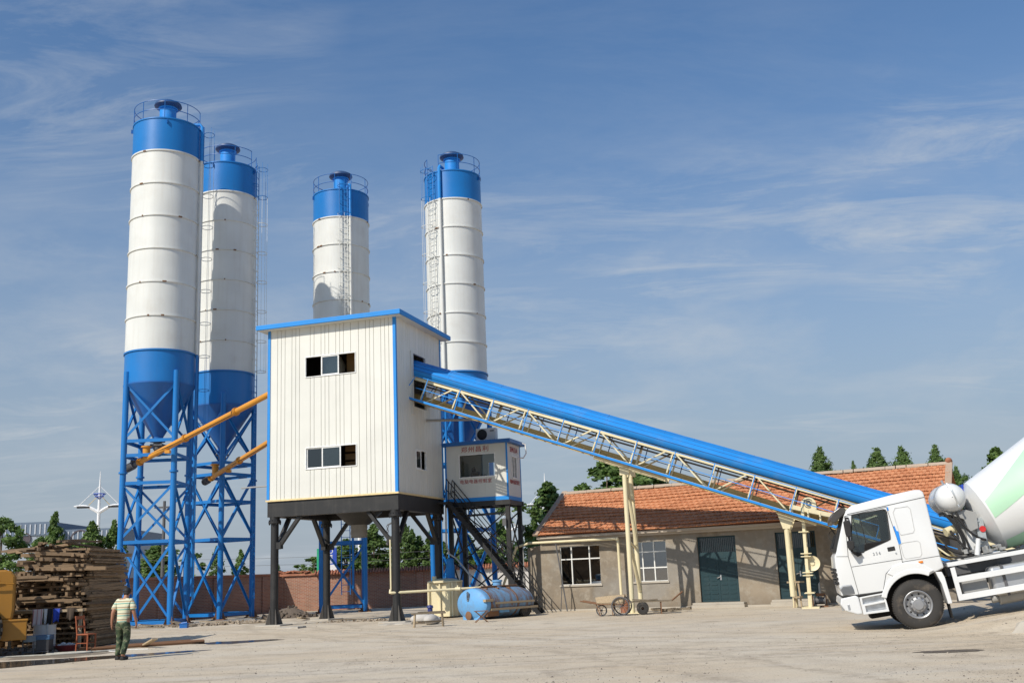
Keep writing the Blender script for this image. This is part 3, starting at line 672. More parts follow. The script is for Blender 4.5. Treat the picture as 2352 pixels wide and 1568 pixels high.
# ------------------------------------------------------------------ mixing tower (its own axes: X along the front, Y away)
TYW = R(-17.24); TOR = V((-4.588, 40.293, 0)); tM = M4.Translation(TOR) @ M4.Rotation(TYW, 4, 'Z')
def TW_(x, y, z=0): return tM @ V((x, y, z))
Wd, Dp, zb, zt = 5.63, 4.80, 4.83, 11.70
TWR = thing('mixing_tower', 'cream white ribbed mixing tower house with blue trim on black steel columns', 'tower', TOR, TYW)
def ribbed(m_, width, z0, z1, holes, fn, pitch=.215, gw=.024, gd=.034, thick=.09, phase=.0):
    """a wall of vertical ribs; fn(u,d,z) places it, d>0 is outwards; holes are (u0,u1,z0,z1)"""
    br = {0.0, width}; us = []
    u = phase + pitch * .5; i = 0
    while u < width - gw: us.append(u); u += pitch * (1.45 if i % 3 == 0 else .8); i += 1
    gro = []
    for u in us:
        if any(abs(u - h[0]) < .05 or abs(u - h[1]) < .05 for h in holes): continue
        gro.append(u); br |= {u - gw / 2, u + gw / 2}
    for h in holes: br |= {h[0], h[1]}
    br = sorted(br)
    for a, b in zip(br, br[1:]):
        if b - a < 1e-6: continue
        mid = (a + b) / 2; cuts = sorted([(h[2], h[3]) for h in holes if h[0] < mid < h[1]]); z = z0; segs = []
        for c0, c1 in cuts: segs.append((z, c0)); z = c1
        segs.append((z, z1)); isg = any(abs(mid - g_) < gw / 2 - 1e-6 for g_ in gro)
        for s0, s1 in segs:
            if isg: m_.add([fn(a, 0, s0), fn(mid, -gd, s0), fn(b, 0, s0), fn(b, 0, s1), fn(mid, -gd, s1), fn(a, 0, s1)], [(0, 1, 4, 5), (1, 2, 3, 4)], .5)
            else: m_.add([fn(a, 0, s0), fn(b, 0, s0), fn(b, 0, s1), fn(a, 0, s1)], [(0, 1, 2, 3)], .5)
            m_.add([fn(a, -thick, s0), fn(b, -thick, s0), fn(b, -thick, s1), fn(a, -thick, s1)], [(3, 2, 1, 0)], .5)
    for h in holes:
        for (a, b, c, d) in ((h[0], h[2], h[0], h[3]), (h[1], h[2], h[1], h[3]), (h[0], h[2], h[1], h[2]), (h[0], h[3], h[1], h[3])):
            m_.add([fn(a, 0, b), fn(c, 0, d), fn(c, -thick, d), fn(a, -thick, b)], [(0, 1, 2, 3)], .5)
WF = [(1.68, 3.92, 9.60, 10.45), (1.70, 3.93, 5.92, 6.79)]           # u measured from the left front corner
ff = lambda u, d, z: (-Wd + u, -d, z); fs_ = lambda u, d, z: (d, u, z)
m_ = MB(); ribbed(m_, Wd, zb, zt, WF, ff); m_.build('front_wall', PANEL, TWR, 0, fix=False)
m_ = MB(); ribbed(m_, Dp, zb, zt, [(1.72, 3.1, 8.35, 10.55), (1.84, 2.94, 5.82, 6.64)], fs_); m_.build('side_wall', PANEL, TWR, 0, fix=False)
m_ = MB(); ribbed(m_, Wd, zb, zt, [], lambda u, d, z: (-Wd + u, Dp + d, z)); ribbed(m_, Dp, zb, zt, [], lambda u, d, z: (-Wd - d, u, z)); m_.build('rear_wall', PANEL, TWR, 0, fix=False)
for x, y in ((0, 0), (-Wd, 0), (0, Dp), (-Wd, Dp)):
    m_ = MB(); sx = 1 if x == 0 else -1; sy = -1 if y == 0 else 1
    m_.bx((x - sx * .10, y + sy * .004, zb - .02), (x + sx * .012, y + sy * .02, zt)); m_.bx((x + sx * .004, y - sy * .10, zb - .02), (x + sx * .02, y + sy * .02, zt)); m_.build('corner_trim', BLUE2, TWR, 0)
m_ = MB(); m_.bx((-Wd - .38, -.38, zt), (.38, Dp + .38, zt + .19)); m_.build('roof', BLUE2, TWR, 0, .012)
m_ = MB(); m_.bx((-Wd - .33, -.33, zt - .02), (.33, Dp + .33, zt - .001)); m_.build('soffit', PANEL2, TWR, 0)
m_ = MB(); m_.bx((-Wd - .05, -.05, zb - .07), (.05, Dp + .05, zb - .005)); m_.build('base_flashing', TRIMY, TWR, 0)
def sash(parent, x0, x1, z0, z1, y, fn, gl=None, fr=.045, mat=WFRAME, name='sash'):
    m_ = MB(); m_.plate([(x0, z0), (x1, z0), (x1, z1), (x0, z1)], [[(x0 + fr, z0 + fr), (x1 - fr, z0 + fr), (x1 - fr, z1 - fr), (x0 + fr, z1 - fr)]], y, y + .04, fn); o = m_.build(name, mat, parent, 0)
    if gl: g_ = MB(); g_.add([fn(x0 + fr, y + .02, z0 + fr), fn(x1 - fr, y + .02, z0 + fr), fn(x1 - fr, y + .02, z1 - fr), fn(x0 + fr, y + .02, z1 - fr)], [(0, 1, 2, 3)]); g_.build('pane', gl, o, 0)
    return o
for wi, (a, b, c, d) in enumerate(WF):
    x0, x1 = -Wd + a, -Wd + b; id_ = lambda x, y, z: (x, y, z)
    m_ = MB(); m_.plate([(x0, c), (x1, c), (x1, d), (x0, d)], [[(x0 + .03, c + .03), (x1 - .03, c + .03), (x1 - .03, d - .03), (x0 + .03, d - .03)]], -.03, .05); wn = m_.build('window', WFRAME, TWR, 0)
    t3 = (x1 - x0) / 3
    if wi == 0: sash(wn, x0 + t3 - .03, x0 + 2 * t3, c + .03, d - .03, -.01, id_, GLASS); sash(wn, x0 + t3 - .06, x0 + 2 * t3 - .06, c + .03, d - .03, .035, id_, GLASS)
    else: sash(wn, x0 + .03, x0 + t3, c + .03, d - .03, .03, id_, GLASSD); sash(wn, x0 + t3 - .03, x0 + 2 * t3 + .05, c + .03, d - .03, -.01, id_, GLASS); sash(wn, x0 + t3, x0 + 2 * t3 + .02, c + .03, d - .03, .035, id_, GLASS)
sw = lambda x, y, z: (-y, x, z)
m_ = MB(); m_.plate([(1.84, 5.82), (2.94, 5.82), (2.94, 6.64), (1.84, 6.64)], [[(1.88, 5.86), (2.90, 5.86), (2.90, 6.60), (1.88, 6.60)]], -.02, .05, sw); wn = m_.build('window', WFRAME, TWR, 0); sash(wn, 1.88, 2.42, 5.86, 6.60, 0, sw, GLASSD)
m_ = MB(); m_.bx((.004, 1.48, 8.0), (.035, 1.72, 10.6)); m_.build('opening_trim', PANEL2, TWR, 0)
DIN = flat('dark_interior', (.05, .043, .035), .9)
m_ = MB(); m_.bx((-Wd + .1, .1, zb + .02), (-.1, Dp - .1, zb + .1)); m_.bx((-Wd + .1, .75, 8.3), (-.1, Dp - .1, 8.42)); m_.build('floor', STEEL, TWR, 0)
m_ = MB(); m_.bx((-Wd + .1, 2.6, zb + .1), (-.1, 2.66, 8.2)); m_.bx((-Wd + .1, 2.9, 8.45), (-1.7, 2.96, zt - .1)); m_.build('partition', DIN, TWR, 0)
m_ = MB(); m_.lathe([(.42, 8.9), (.42, 10.3), (.2, 10.7), (.01, 10.7)], 20, M4.Translation((-3.35, 1.5, 0))); m_.build('weigh_hopper', PANEL2, TWR)
m_ = MB(); m_.bx((-2.55, .9, 8.45), (-1.5, 2.2, 11)); m_.build('aggregate_bin', flat('brown_bin', (.28, .15, .05), .6), TWR, 0)
m_ = MB()
for i in range(7): m_.bx((-2.6, .8, 5.0 + i * .32), (-1.3, 2.2, 5.24 + i * .32))
m_.build('mixer_body', flat('mixer_tan', (.26, .14, .05), .6), TWR, 0)
# black frame
m_ = MB(); zl = 4.16
for y in (.22, Dp - .22): m_.bx((-Wd, y - .2, zl), (0, y + .2, zb - .075))
for x in (-.22, -Wd + .22): m_.bx((x - .2, .42, zl), (x + .2, Dp - .42, zb - .075))
for x in (-1.5, -2.8, -4.1): m_.bx((x - .07, .42, zl + .2), (x + .07, Dp - .42, zb - .08))
for y in (1.6, 3.1): m_.bx((-Wd + .42, y - .05, zl + .22), (-.42, y + .05, zb - .1))
m_.bx((-Wd + .3, .3, zb - .09), (-.3, Dp - .3, zb - .076)); m_.build('deck_frame', BLACK, TWR, 0)
for x, y in ((-.22, .22), (-Wd + .22, .22), (-.22, Dp - .22), (-Wd + .22, Dp - .22)):
    m_ = MB(); m_.lathe([(.155, 0), (.155, 3.9), (.25, 3.92), (.25, 4.0), (.2, 4.0), (.2, zl)], 20, M4.Translation((x, y, 0))); cl_ = m_.build('column', BLACK, TWR)
    m_ = MB()
    for i in range(8): a = i * PI / 4; m_.tube((x + .225 * math.cos(a), y + .225 * math.sin(a), 3.86), (x + .225 * math.cos(a), y + .225 * math.sin(a), 4.05), .02, n=6)
    m_.build('flange_bolts', BLACK, cl_)
    m_ = MB()
    for i in range(4):
        a = PI / 4 + i * PI / 2; d = V((math.cos(a), math.sin(a), 0)); p = V((x, y, 0)); n_ = V((-d.y, d.x, 0)) * .012
        m_.add([p + d * .15 + n_, p + d * .36 + n_, p + d * .17 + V((0, 0, .62)) + n_, p + d * .15 - n_, p + d * .36 - n_, p + d * .17 + V((0, 0, .62)) - n_], [(0, 1, 2), (5, 4, 3), (0, 3, 4, 1), (1, 4, 5, 2)])
    m_.bx((x - .34, y - .34, .0), (x + .34, y + .34, .03)); m_.build('foot_gusset', paint('dusty_black_steel', (.10, .09, .08), .8, (.25, .22, .18), .6, 4), cl_, 0)
    sx = -1 if x > -2 else 1; sy = 1 if y < 2 else -1
    for dx, dy in ((sx, 0), (0, sy)):
        m_ = MB(); p = V((x + dx * .16, y + dy * .16, 2.95)); q = V((x + dx * 1.15, y + dy * 1.15, zl + .03)); m_.beam(p, q, .16, .13); m_.box(p + V((dx * .06, dy * .06, .1)), (.2, .2, .26)); m_.build('knee_brace', BLACK, TWR, 0)
    m_ = MB(); m_.bx((x - .55, y - .5, -.05), (x + .55, y + .5, .05)); o = m_.build('concrete_footing', CONC, TWR, 0, .03)
m_ = MB(); m_.lathe([(.95, zl + .1), (.42, zl - .38), (.33, zl - .38), (.33, zl - .1)], 24, M4.Translation((-2.75, 2.3, 0))); m_.build('discharge_hopper', BLACK, TWR)
m_ = MB(); pr = [(.335, zl - .32)] + [(.335 + .012 * math.sin(i * 2.1), zl - .4 - i * .08) for i in range(7)]; m_.lathe(pr, 24, M4.Translation((-2.75, 2.3, 0))); m_.build('rubber_chute', paint('grey_rubber', (.30, .28, .25), .8, (.15, .13, .11), .4, 4), TWR)
m_ = MB()
for i in range(7): m_.ring((-.42 - .12, .2, 3.55 - i * .085), .04, .014, 10, 5, ax=M4.Rotation(R(90), 3, 'X') @ M4.Rotation(R(90 * (i % 2)), 3, 'Y'))
m_.sphere((-.54, .2, 2.9), .07); m_.beam((-.54, .2, 3.6), (-.3, .2, 3.7), .05, .05); m_.build('hanging_chain', STEEL, TWR)
m_ = MB(); m_.tube((.0, 3.03, 7.92), (1.9, 4.35, 7.98), .055, n=10); m_.build('stub_pipe', GREYM, TWR)
m_ = MB(); m_.tube((-.41, .14, 1.05), (-.41, .14, 3.05), .035, n=8); m_.build('riser_pipe', CREAM, TWR)
m_ = MB(); m_.tube((-Wd, 1.5, 5.55), (-Wd - 3.4, 3.6, 5.75), .035, n=8); m_.build('air_pipe', GREYM, TWR)

# ------------------------------------------------------------------ orange screw conveyors
def screw(label, a, b, near):
    a = V(a); b = V(b); t = thing('screw_conveyor', label, 'screw conveyor', tuple(a), 0, 'orange screw conveyors'); d = (b - a); L = d.length; u = d.normalized()
    m_ = MB(); m_.tube(u * .55, d, .125, n=18)
    for f in (.55, .62, L * .36, L * .36 + .07, L * .68, L * .68 + .07): m_.tube(u * f, u * (f + .04), .18, n=18)
    m_.build('tube_casing', ORANGE, t)
    m_ = MB(); m_.tube(u * -.35, u * .22, .17, n=16); m_.tube(u * .22, u * .55, .11, n=14)
    for i in range(6): m_.tube(u * (-.3 + i * .08), u * (-.28 + i * .08), .19, n=16)
    m_.box(u * .1 + V((0, 0, .18)), (.18, .14, .12)); m_.build('motor', STEEL, t)
    m_ = MB(); m_.tube(u * near, u * near + V((0, 0, .55)), .15, .17, n=16); m_.tube(u * near + V((0, 0, .5)), u * near + V((0, 0, .56)), .24, n=16); m_.build('inlet_spout', ORANGE, t)
    m_ = MB()
    m_.box(u * L * .25 + V((0, 0, -.2)), (.22, .22, .14))
    m_.build('inspection_hatch', ORANGE, t, 0)
    m_ = MB(); m_.path([u * L * .66 + V((.03, -.2, .1)), u * L * .66 + V((.03, -.2, -.1)), u * L * .3 + V((0, -.16, -.05)), u * .2 + V((0, -.1, .15))], .015, 5); m_.build('cable', DARK, t)
    return t
e1 = TW_(-5.2, .9, 9.62); e2 = TW_(-5.2, 2.4, 8.35)
screw('upper orange screw conveyor climbing from the tallest silo to the tower wall', (-17.6, 47.9, 7.08), e1, 1.05)
screw('lower orange screw conveyor climbing from the second silo to the tower wall', (-15.70, 53.25, 6.82), e2, 1.1)

# ------------------------------------------------------------------ control room
cx0, cx1, cy0, cy1, cz0, cz1 = .06, 2.84, 4.92, 6.75, 4.78, 7.0
CR = thing('control_room', 'small grey white control cabin with red lettering on black steel legs behind the tower', 'control cabin', TOR, TYW)
WN = (.62, 2.26, 5.62, 6.62)
m_ = MB(); ribbed(m_, cx1 - cx0, cz0, cz1, [WN], lambda u, d, z: (cx0 + u, cy0 - d, z), .92, .012, .008); m_.build('front_wall', PANEL2, CR, 0, fix=False)
m_ = MB(); ribbed(m_, cy1 - cy0, cz0, cz1, [(.62, 1.3, 5.55, 6.5)], lambda u, d, z: (cx1 + d, cy0 + u, z), .9, .012, .008); m_.build('side_wall', PANEL2, CR, 0, fix=False)
m_ = MB(); ribbed(m_, cx1 - cx0, cz0, cz1, [(1.35, 2.05, 5.6, 6.4)], lambda u, d, z: (cx0 + u, cy1 + d, z), .92, .012, .008); ribbed(m_, cy1 - cy0, cz0, cz1, [], lambda u, d, z: (cx0 - d, cy0 + u, z), .9, .012, .008); m_.build('rear_wall', PANEL2, CR, 0, fix=False)
m_ = MB(); m_.bx((cx0 - .1, cy0 - .22, cz1), (cx1 + .22, cy1 + .22, cz1 + .15)); m_.build('roof', BLUED, CR, 0, .01)
for x, y in ((cx0, cy0), (cx1, cy0), (cx1, cy1)):
    m_ = MB(); m_.bx((x - .05, y - .012, cz0), (x + .014, y + .05, cz1)) if x == cx1 else m_.bx((x - .014, y - .012, cz0), (x + .06, y + .05, cz1)); m_.build('corner_trim', BLUE2, CR, 0)
m_ = MB(); m_.bx((cx0 - .02, cy0 - .02, cz0 - .16), (cx1 + .02, cy1 + .02, cz0)); m_.build('base_trim', BLUE2, CR, 0)
cf = lambda x, y, z: (cx0 + x, cy0 + y, z)
m_ = MB(); a, b, c, d = WN; m_.plate([(a, c), (b, c), (b, d), (a, d)], [[(a + .04, c + .04), (b - .04, c + .04), (b - .04, d - .04), (a + .04, d - .04)]], -.02, .06, cf); wn = m_.build('window', WFRAME, CR, 0)
g_ = MB(); g_.add([cf(a, .03, c), cf(b, .03, c), cf(b, .03, d), cf(a, .03, d)], [(0, 1, 2, 3)]); g_.build('pane', glass('cabin_glass', (.75, .8, .78), .06), wn, 0)
cs_ = lambda x, y, z: (cx1 - y, cy0 + x, z)
m_ = MB(); m_.plate([(.62, 5.55), (1.3, 5.55), (1.3, 6.5), (.62, 6.5)], [[(.66, 5.59), (.94, 5.59), (.94, 6.46), (.66, 6.46)], [(.98, 5.59), (1.26, 5.59), (1.26, 6.46), (.98, 6.46)]], -.03, .06, cs_); wn = m_.build('window', WFRAME, CR, 0)
g_ = MB(); g_.add([cs_(.62, .03, 5.55), cs_(1.3, .03, 5.55), cs_(1.3, .03, 6.5), cs_(.62, .03, 6.5)], [(0, 1, 2, 3)]); g_.build('pane', GLASSD, wn, 0)
m_ = MB(); m_.bx((cx0 + .08, cy0 + .08, cz0 + .0), (cx1 - .08, cy1 - .08, cz0 + .05)); m_.build('floor', STEEL, CR, 0)
m_ = MB(); m_.bx((.7, cy0 + .3, 5.52), (2.3, cy0 + .8, 5.57)); m_.bx((.75, cy0 + .35, 4.85), (2.25, cy0 + .75, 5.5)); m_.build('desk', flat('desk_tan', (.5, .4, .26), .5), CR, 0)
m_ = MB(); m_.bx((1.05, cy0 + .45, 5.6), (1.4, cy0 + .6, 5.9)); m_.bx((1.2, cy0 + .5, 5.56), (1.26, cy0 + .56, 5.62)); m_.bx((1.46, cy0 + .45, 5.58), (1.72, cy0 + .6, 5.78)); m_.build('monitor', DARK, CR, 0)
m_ = MB(); m_.lathe([(.001, 0), (.16, .02), (.19, .35), (.1, .52), (.06, .56), (.10, .62), (.11, .74), (.001, .85)], 16, M4.Translation((.98, cy0 + 1.05, 5.35))); m_.build('office_chair', DARK, CR)
text('郑州昌利', .30, RED, CR, lambda x, y, z: (cx0 + 1.36 + x, cy0 - .008 - z, 6.80 + y * .86), depth=.003, spacing=1.15)
text('电脑电器控制室', .195, RED, CR, lambda x, y, z: (cx0 + 1.36 + x, cy0 - .008 - z, 5.45 + y), depth=.003, spacing=1.12)
text('郑州昌利', .27, RED, CR, lambda x, y, z: (cx1 + .008 + z, cy0 + .95 + x, 6.74 + y), depth=.003, spacing=1.0)
text('电脑电器控制室', .20, RED, CR, lambda x, y, z: (cx1 + .008 + z, cy0 + .95 + x, 5.38 + y), depth=.003, spacing=.98)
m_ = MB(); m_.path([(cx1 + .2, cy0 + 1.5, cz1 + .1), (cx1 + .36, cy0 + 1.55, cz1 + .05), (cx1 + .40, cy0 + 1.5, cz1 - .35), (cx1 + .3, cy0 + 1.4, cz1 - .55), (cx1 + .06, cy0 + 1.3, cz1 - .55)], .03, 6); m_.build('drain_hose', WFRAME, CR)
m_ = MB(); m_.bx((cx0 - .04, cy0 - .06, cz0 - .36), (cx1 + .08, cy0 + .1, cz0 - .165)); m_.bx((cx0 - .04, cy1 - .1, cz0 - .36), (cx1 + .08, cy1 + .06, cz0 - .165))
for x in (cx0, 1.0, 1.9, cx1 - .04): m_.bx((x - .05, cy0 + .1, cz0 - .34), (x + .1, cy1 - .1, cz0 - .18))
m_.build('floor_frame', BLACK, CR, 0)
lx = (cx0 + .15, cx1 - .08); ly = (cy0 + .1, cy1 - .1)
for x in lx:
    for y in ly: m_ = MB(); m_.bx((x - .085, y - .085, 0), (x + .085, y + .085, cz0 - .36)); m_.bx((x - .17, y - .17, 0), (x + .17, y + .17, .025)); m_.build('leg', BLACK, CR, 0)
for (p, q) in (((lx[0], ly[0]), (lx[1], ly[0])), ((lx[0], ly[1]), (lx[1], ly[1])), ((lx[1], ly[0]), (lx[1], ly[1])), ((lx[0], ly[0]), (lx[0], ly[1]))):
    for z0, z1 in ((.3, 2.2), (2.25, 4.2)):
        for s_ in (0, 1):
            m_ = MB(); o = .03 * s_; m_.beam((p[0], p[1] + o, (z0, z1)[s_]), (q[0], q[1] + o, (z1, z0)[s_]), .05, .05); m_.build('cross_brace', BLACK, CR, 0)
m_ = MB(); m_.bx((lx[1] - .2, cy0 - .1, 3.55), (lx[1] - .04, cy0 + .02, 3.85)); m_.bx((lx[1] + .1, cy1 - .3, 3.4), (lx[1] + .22, cy1 - .15, 3.6)); m_.build('junction_box', STEEL, CR, 0)
m_ = MB(); m_.path([(.2, 5.3, 4.05), (2.35, 5.3, 4.1), (2.62, 5.25, 4.0), (2.75, 5.2, 3.9)], .05, 7); m_.build('conduit', STEEL, CR)
ac = thing('air_conditioner', 'grey outdoor air conditioner unit on the control cabin roof', 'air conditioner', TW_(1.75, 5.6, cz1 + .15), TYW)
m_ = MB(); m_.bx((-.45, -.16, .05), (.45, .16, .6)); m_.build('casing', PANEL2, ac, 0, .02)
m_ = MB(); m_.lathe([(.001, .02), (.2, .02), (.23, 0), (.23, -.02)], 24, M4.Translation((-.16, -.165, .33)) @ M4.Rotation(R(90), 4, 'X')); m_.build('fan_grille', DARK, ac)
m_ = MB(); m_.bx((.2, -.17, .45), (.38, -.161, .5)); m_.build('badge', STEEL, ac, 0)
m_ = MB(); m_.bx((-.38, -.14, 0), (-.3, .14, .05)); m_.bx((.3, -.14, 0), (.38, .14, .05)); m_.build('foot', STEEL, ac, 0)

# ------------------------------------------------------------------ black steel staircase
STB = flat('black_stair_paint', (.010, .010, .011), .6)
ST = thing('steel_staircase', 'black open steel staircase running down from the control cabin past the tank', 'staircase', TOR, TYW)
p0 = V((.42, 4.5, 4.62)); p1 = V((4.15, 4.5, .02)); sd_ = (p1 - p0)
for y in (4.12, 4.78): m_ = MB(); m_.beam((p0.x, y, p0.z), (p1.x, y, p1.z), .04, .16); m_.build('stringer', STB, ST, 0)
for i in range(1, 21): q = p0 + sd_ * (i / 21); m_ = MB(); m_.bx((q.x - .13, 4.13, q.z - .02), (q.x + .13, 4.77, q.z + .01)); m_.build('tread', STB, ST, 0)
for y in (4.1, 4.8):
    m_ = MB()
    for h in (.5, .95): m_.path([(p0.x - .1, y, p0.z + h * .4), (p0.x - .02, y, p0.z + h), tuple(p0 + sd_ * .93 + V((0, y - 4.5, h))), tuple(p0 + sd_ * .99 + V((.12, y - 4.5, h * .55))), tuple(p0 + sd_ * .995 + V((.1, y - 4.5, .1)))], .02, 6)
    for f in (.02, .25, .5, .75, .93): q = p0 + sd_ * f; m_.tube((q.x, y, q.z), (q.x, y, q.z + .95), .02, n=6)
    m_.build('handrail', STB, ST)
m_ = MB(); m_.bx((-.1, 4.1, 4.55), (.5, 4.9, 4.63)); m_.build('landing', BLACK, ST, 0)

# ------------------------------------------------------------------ inclined belt conveyor
BC = thing('belt_conveyor', 'long inclined belt conveyor with blue curved cover and cream truss below', 'conveyor', TOR, TYW)
XA, XB = -.6, 21.6
zt_ = lambda x: 9.55 - .367 * x
zb_ = lambda x: 8.62 - .374 * x
yn, yf = 1.85, 2.95; sl = math.atan(.37); un = V((math.sin(sl), 0, math.cos(sl)))
cpr = [(1.74, .06), (1.72, .31), (1.735, .335), (1.99, .60), (2.015, .615), (2.4, .745), (2.785, .615), (2.81, .60), (3.065, .335), (3.08, .31), (3.06, .06)]
m_ = MB(); xs_ = [XA, 21.0]; n = len(cpr); x = XA; seam = 0
NS = 44
for k_ in range(NS + 1): m_.v += [(XA + (21.0 - XA) * k_ / NS, y + ru(-.006, .006), zt_(XA + (21.0 - XA) * k_ / NS) + h + ru(-.007, .007)) for y, h in cpr]
for k_ in range(NS):
    for i in range(n - 1): m_.f.append((k_ * n + i, k_ * n + i + 1, k_ * n + n + i + 1, k_ * n + n + i)); m_.r.append(.5)
cov = m_.build('cover', BLUE2, BC, 20, fix=False); so = cov.modifiers.new('sheet', 'SOLIDIFY'); so.thickness = .012
m_ = MB()
for y, h in ((1.712, .31), (1.86, .475), (2.0, .612), (2.2, .682), (2.8, .612)): m_.beam((XA, y, zt_(XA) + h), (21, y, zt_(21) + h), .022, .024)
m_.build('cover_seam', flat('seam_dark_blue', (.008, .085, .28), .5), cov, 0); m_ = MB()  # lengthwise sheet seams in a darker blue than the cover
for k_ in range(1, 20): x = XA + 1.06 * k_; m_.path([(x, y, zt_(x) + h + .012) for y, h in cpr], .009, 4)
m_.build('cover_seam', BLUE2, cov, 0)
for nm, y in (('near', yn), ('far', yf)):
    m_ = MB(); m_.beam((XA, y, zt_(XA) - .03), (XB, y, zt_(XB) - .03), .09, .13); m_.build('top_chord', CREAM, BC, 0)
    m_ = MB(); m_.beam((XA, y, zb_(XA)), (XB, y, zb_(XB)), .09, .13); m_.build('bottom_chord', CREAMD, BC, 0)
    for pn in range(-1, 4):
        xa = 3.03 + 5.63 * pn; L = 5.63
        def web(f0, top0, f1, top1, w_, name, h_=.05):
            a, b = xa + L * f0, xa + L * f1
            if a < XA + .1 or b < XA + .1 or max(a, b) > XB - .2: return
            dx = lambda x_, tp: V((x_ - (.17 if not tp else -.17) * 0, y, (zt_(x_) - .07) if tp else (zb_(x_) + .05)))
            m2 = MB(); m2.beam(dx(a, top0), dx(b, top1), h_, w_, (0, 1, 0)); m2.build(name, CREAM, BC, 0)
        lean = .055                                                  # webs stand square to the slope
        web(lean * 0 + .0, False, .055, True, .19, 'splice_post', .07)
        if pn != 2 or nm == 'far':
            web(.04, False, .245, True, .07, 'web_brace'); web(.235, False, .29, True, .07, 'web_post'); web(.48, False, .31, True, .075, 'web_brace')
            web(.505, False, .56, True, .085, 'web_post'); web(.55, False, .755, True, .07, 'web_brace'); web(.745, False, .80, True, .07, 'web_post'); web(.985, False, .82, True, .075, 'web_brace')
        else: web(.24, False, .295, True, .12, 'web_post'); web(.30, False, .55, True, .07, 'web_brace'); web(.55, False, .6, True, .09, 'web_post'); web(.95, False, .62, True, .07, 'web_brace')
for x in [XA + .5 + 1.4 * i for i in range(15)]:
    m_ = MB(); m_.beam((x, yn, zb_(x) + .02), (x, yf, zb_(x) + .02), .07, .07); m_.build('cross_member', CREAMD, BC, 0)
m_ = MB(); m_.beam((XA, 2.4, zt_(XA) + .1), (XB, 2.4, zt_(XB) + .1), .95, .05); m_.build('carrying_belt', DARK, BC, 0)
m_ = MB(); m_.beam((XA, 2.4, zt_(XA) - .22), (XB, 2.4, zt_(XB) - .22), .9, .03); m_.build('return_belt', DARK, BC, 0)
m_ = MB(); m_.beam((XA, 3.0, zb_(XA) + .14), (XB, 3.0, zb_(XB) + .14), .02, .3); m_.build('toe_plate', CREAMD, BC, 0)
for x in [.4 + 1.25 * i for i in range(17)]:
    m_ = MB(); m_.tube((x, 1.95, zt_(x) + .02), (x, 2.85, zt_(x) + .02), .055, n=8); m_.beam((x, 2.0, zt_(x) - .08), (x, 2.8, zt_(x) - .08), .06, .05); m_.build('idler_roller', STEEL, BC)
for nm, ye, yi in (('near', 1.30, 1.80), ('far', 3.5, 3.0)):
    m_ = MB(); m_.beam((XA + .35, ye, zb_(XA + .35)), (XB - 2, ye, zb_(XB - 2)), .05, .085); m_.build('walkway_edge', BLUE2, BC, 0)
    m_ = MB()
    for f in (.2, .5, .8): yy = ye + (yi - ye) * f; m_.beam((XA + .35, yy, zb_(XA + .35) - .05), (XB - 2, yy, zb_(XB - 2) - .05), .09, .03)
    m_.build('walkway_floor', paint('walkway_boards', (.22, .17, .11), .8, (.1, .07, .05), .5, 3), BC, 0)
    m_ = MB(); xx = XA + 1.1
    for h in (.98, .5): m_.beam((XA + .9, ye, zb_(XA + .9) + h), (XB - 2, ye, zb_(XB - 2) + h), .028, .028)
    m_.beam((XA + .4, ye, zb_(XA + .4) + .2), (XA + .9, ye, zb_(XA + .9) + .98), .028, .028)
    while xx < XB - 2.2:
        q = V((xx, ye, zb_(xx))); m_.beam(q, q + un * .95, .032, .032, (0, 1, 0)); xx += 1.38
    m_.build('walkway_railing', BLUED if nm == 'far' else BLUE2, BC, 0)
# supports
def pole(m_, a, b, r_): m_.tube(a, b, r_, n=18)
for y, x0 in ((yn, 8.40), (yf, 8.40)):
    m_ = MB(); pole(m_, (x0 + (.0 if y == yn else .12), y, 0), (x0 + .02, y, zb_(x0) - .32), .088); lg = m_.build('support_leg', CREAM, BC)
    m_ = MB(); m_.bx((x0 - .2, y - .22, 0), (x0 + .32, y + .22, .025)); m_.build('base_plate', CREAM, lg, 0); m_ = MB(); m_.box((x0 + .03, y, zb_(x0) - .3), (.36, .16, .3)); m_.build('head_plate', CREAM, lg, 0)
m_ = MB(); m_.tube((8.46, yn, 2.55), (8.46, yf, 2.35), .05, n=8); m_.tube((8.46, yn + .1, 4.9), (8.50, yf - .1, 2.5), .07, n=8); m_.tube((8.46, yn + .1, 2.4), (8.52, yf - .05, .75), .07, n=8); m_.tube((8.46, yn + .1, 4.2), (8.52, yf - .1, 4.1), .05, n=8); m_.build('leg_bracing', CREAM, BC)
for y in (yn - .02, yf + .02): m_ = MB(); m_.beam((7.3, y, zb_(7.3) - .12), (9.9, y, zb_(9.9) - .12), .12, .14); m_.build('bearer', CREAM, BC, 0)
for y in (yn, yf):
    x0 = 14.12; m_ = MB(); pole(m_, (x0, y, .42 if y == yn else 0), (x0, y, 3.0), .092); m_.build('support_leg', CREAM, BC)
    m_ = MB(); m_.prism([(x0 - .12, 2.75), (x0 + .12, 2.75), (x0 + .30, zb_(x0 + .34) - .06), (x0 - .3, zb_(x0 - .3) - .06)], y - .1, y + .1); m_.beam((x0 - .3, y, zb_(x0 - .3) - .1), (x0 + 1.0, y, zb_(x0 + 1) - .1), .2, .08); m_.build('leg_bracket', CREAM, BC, 0)
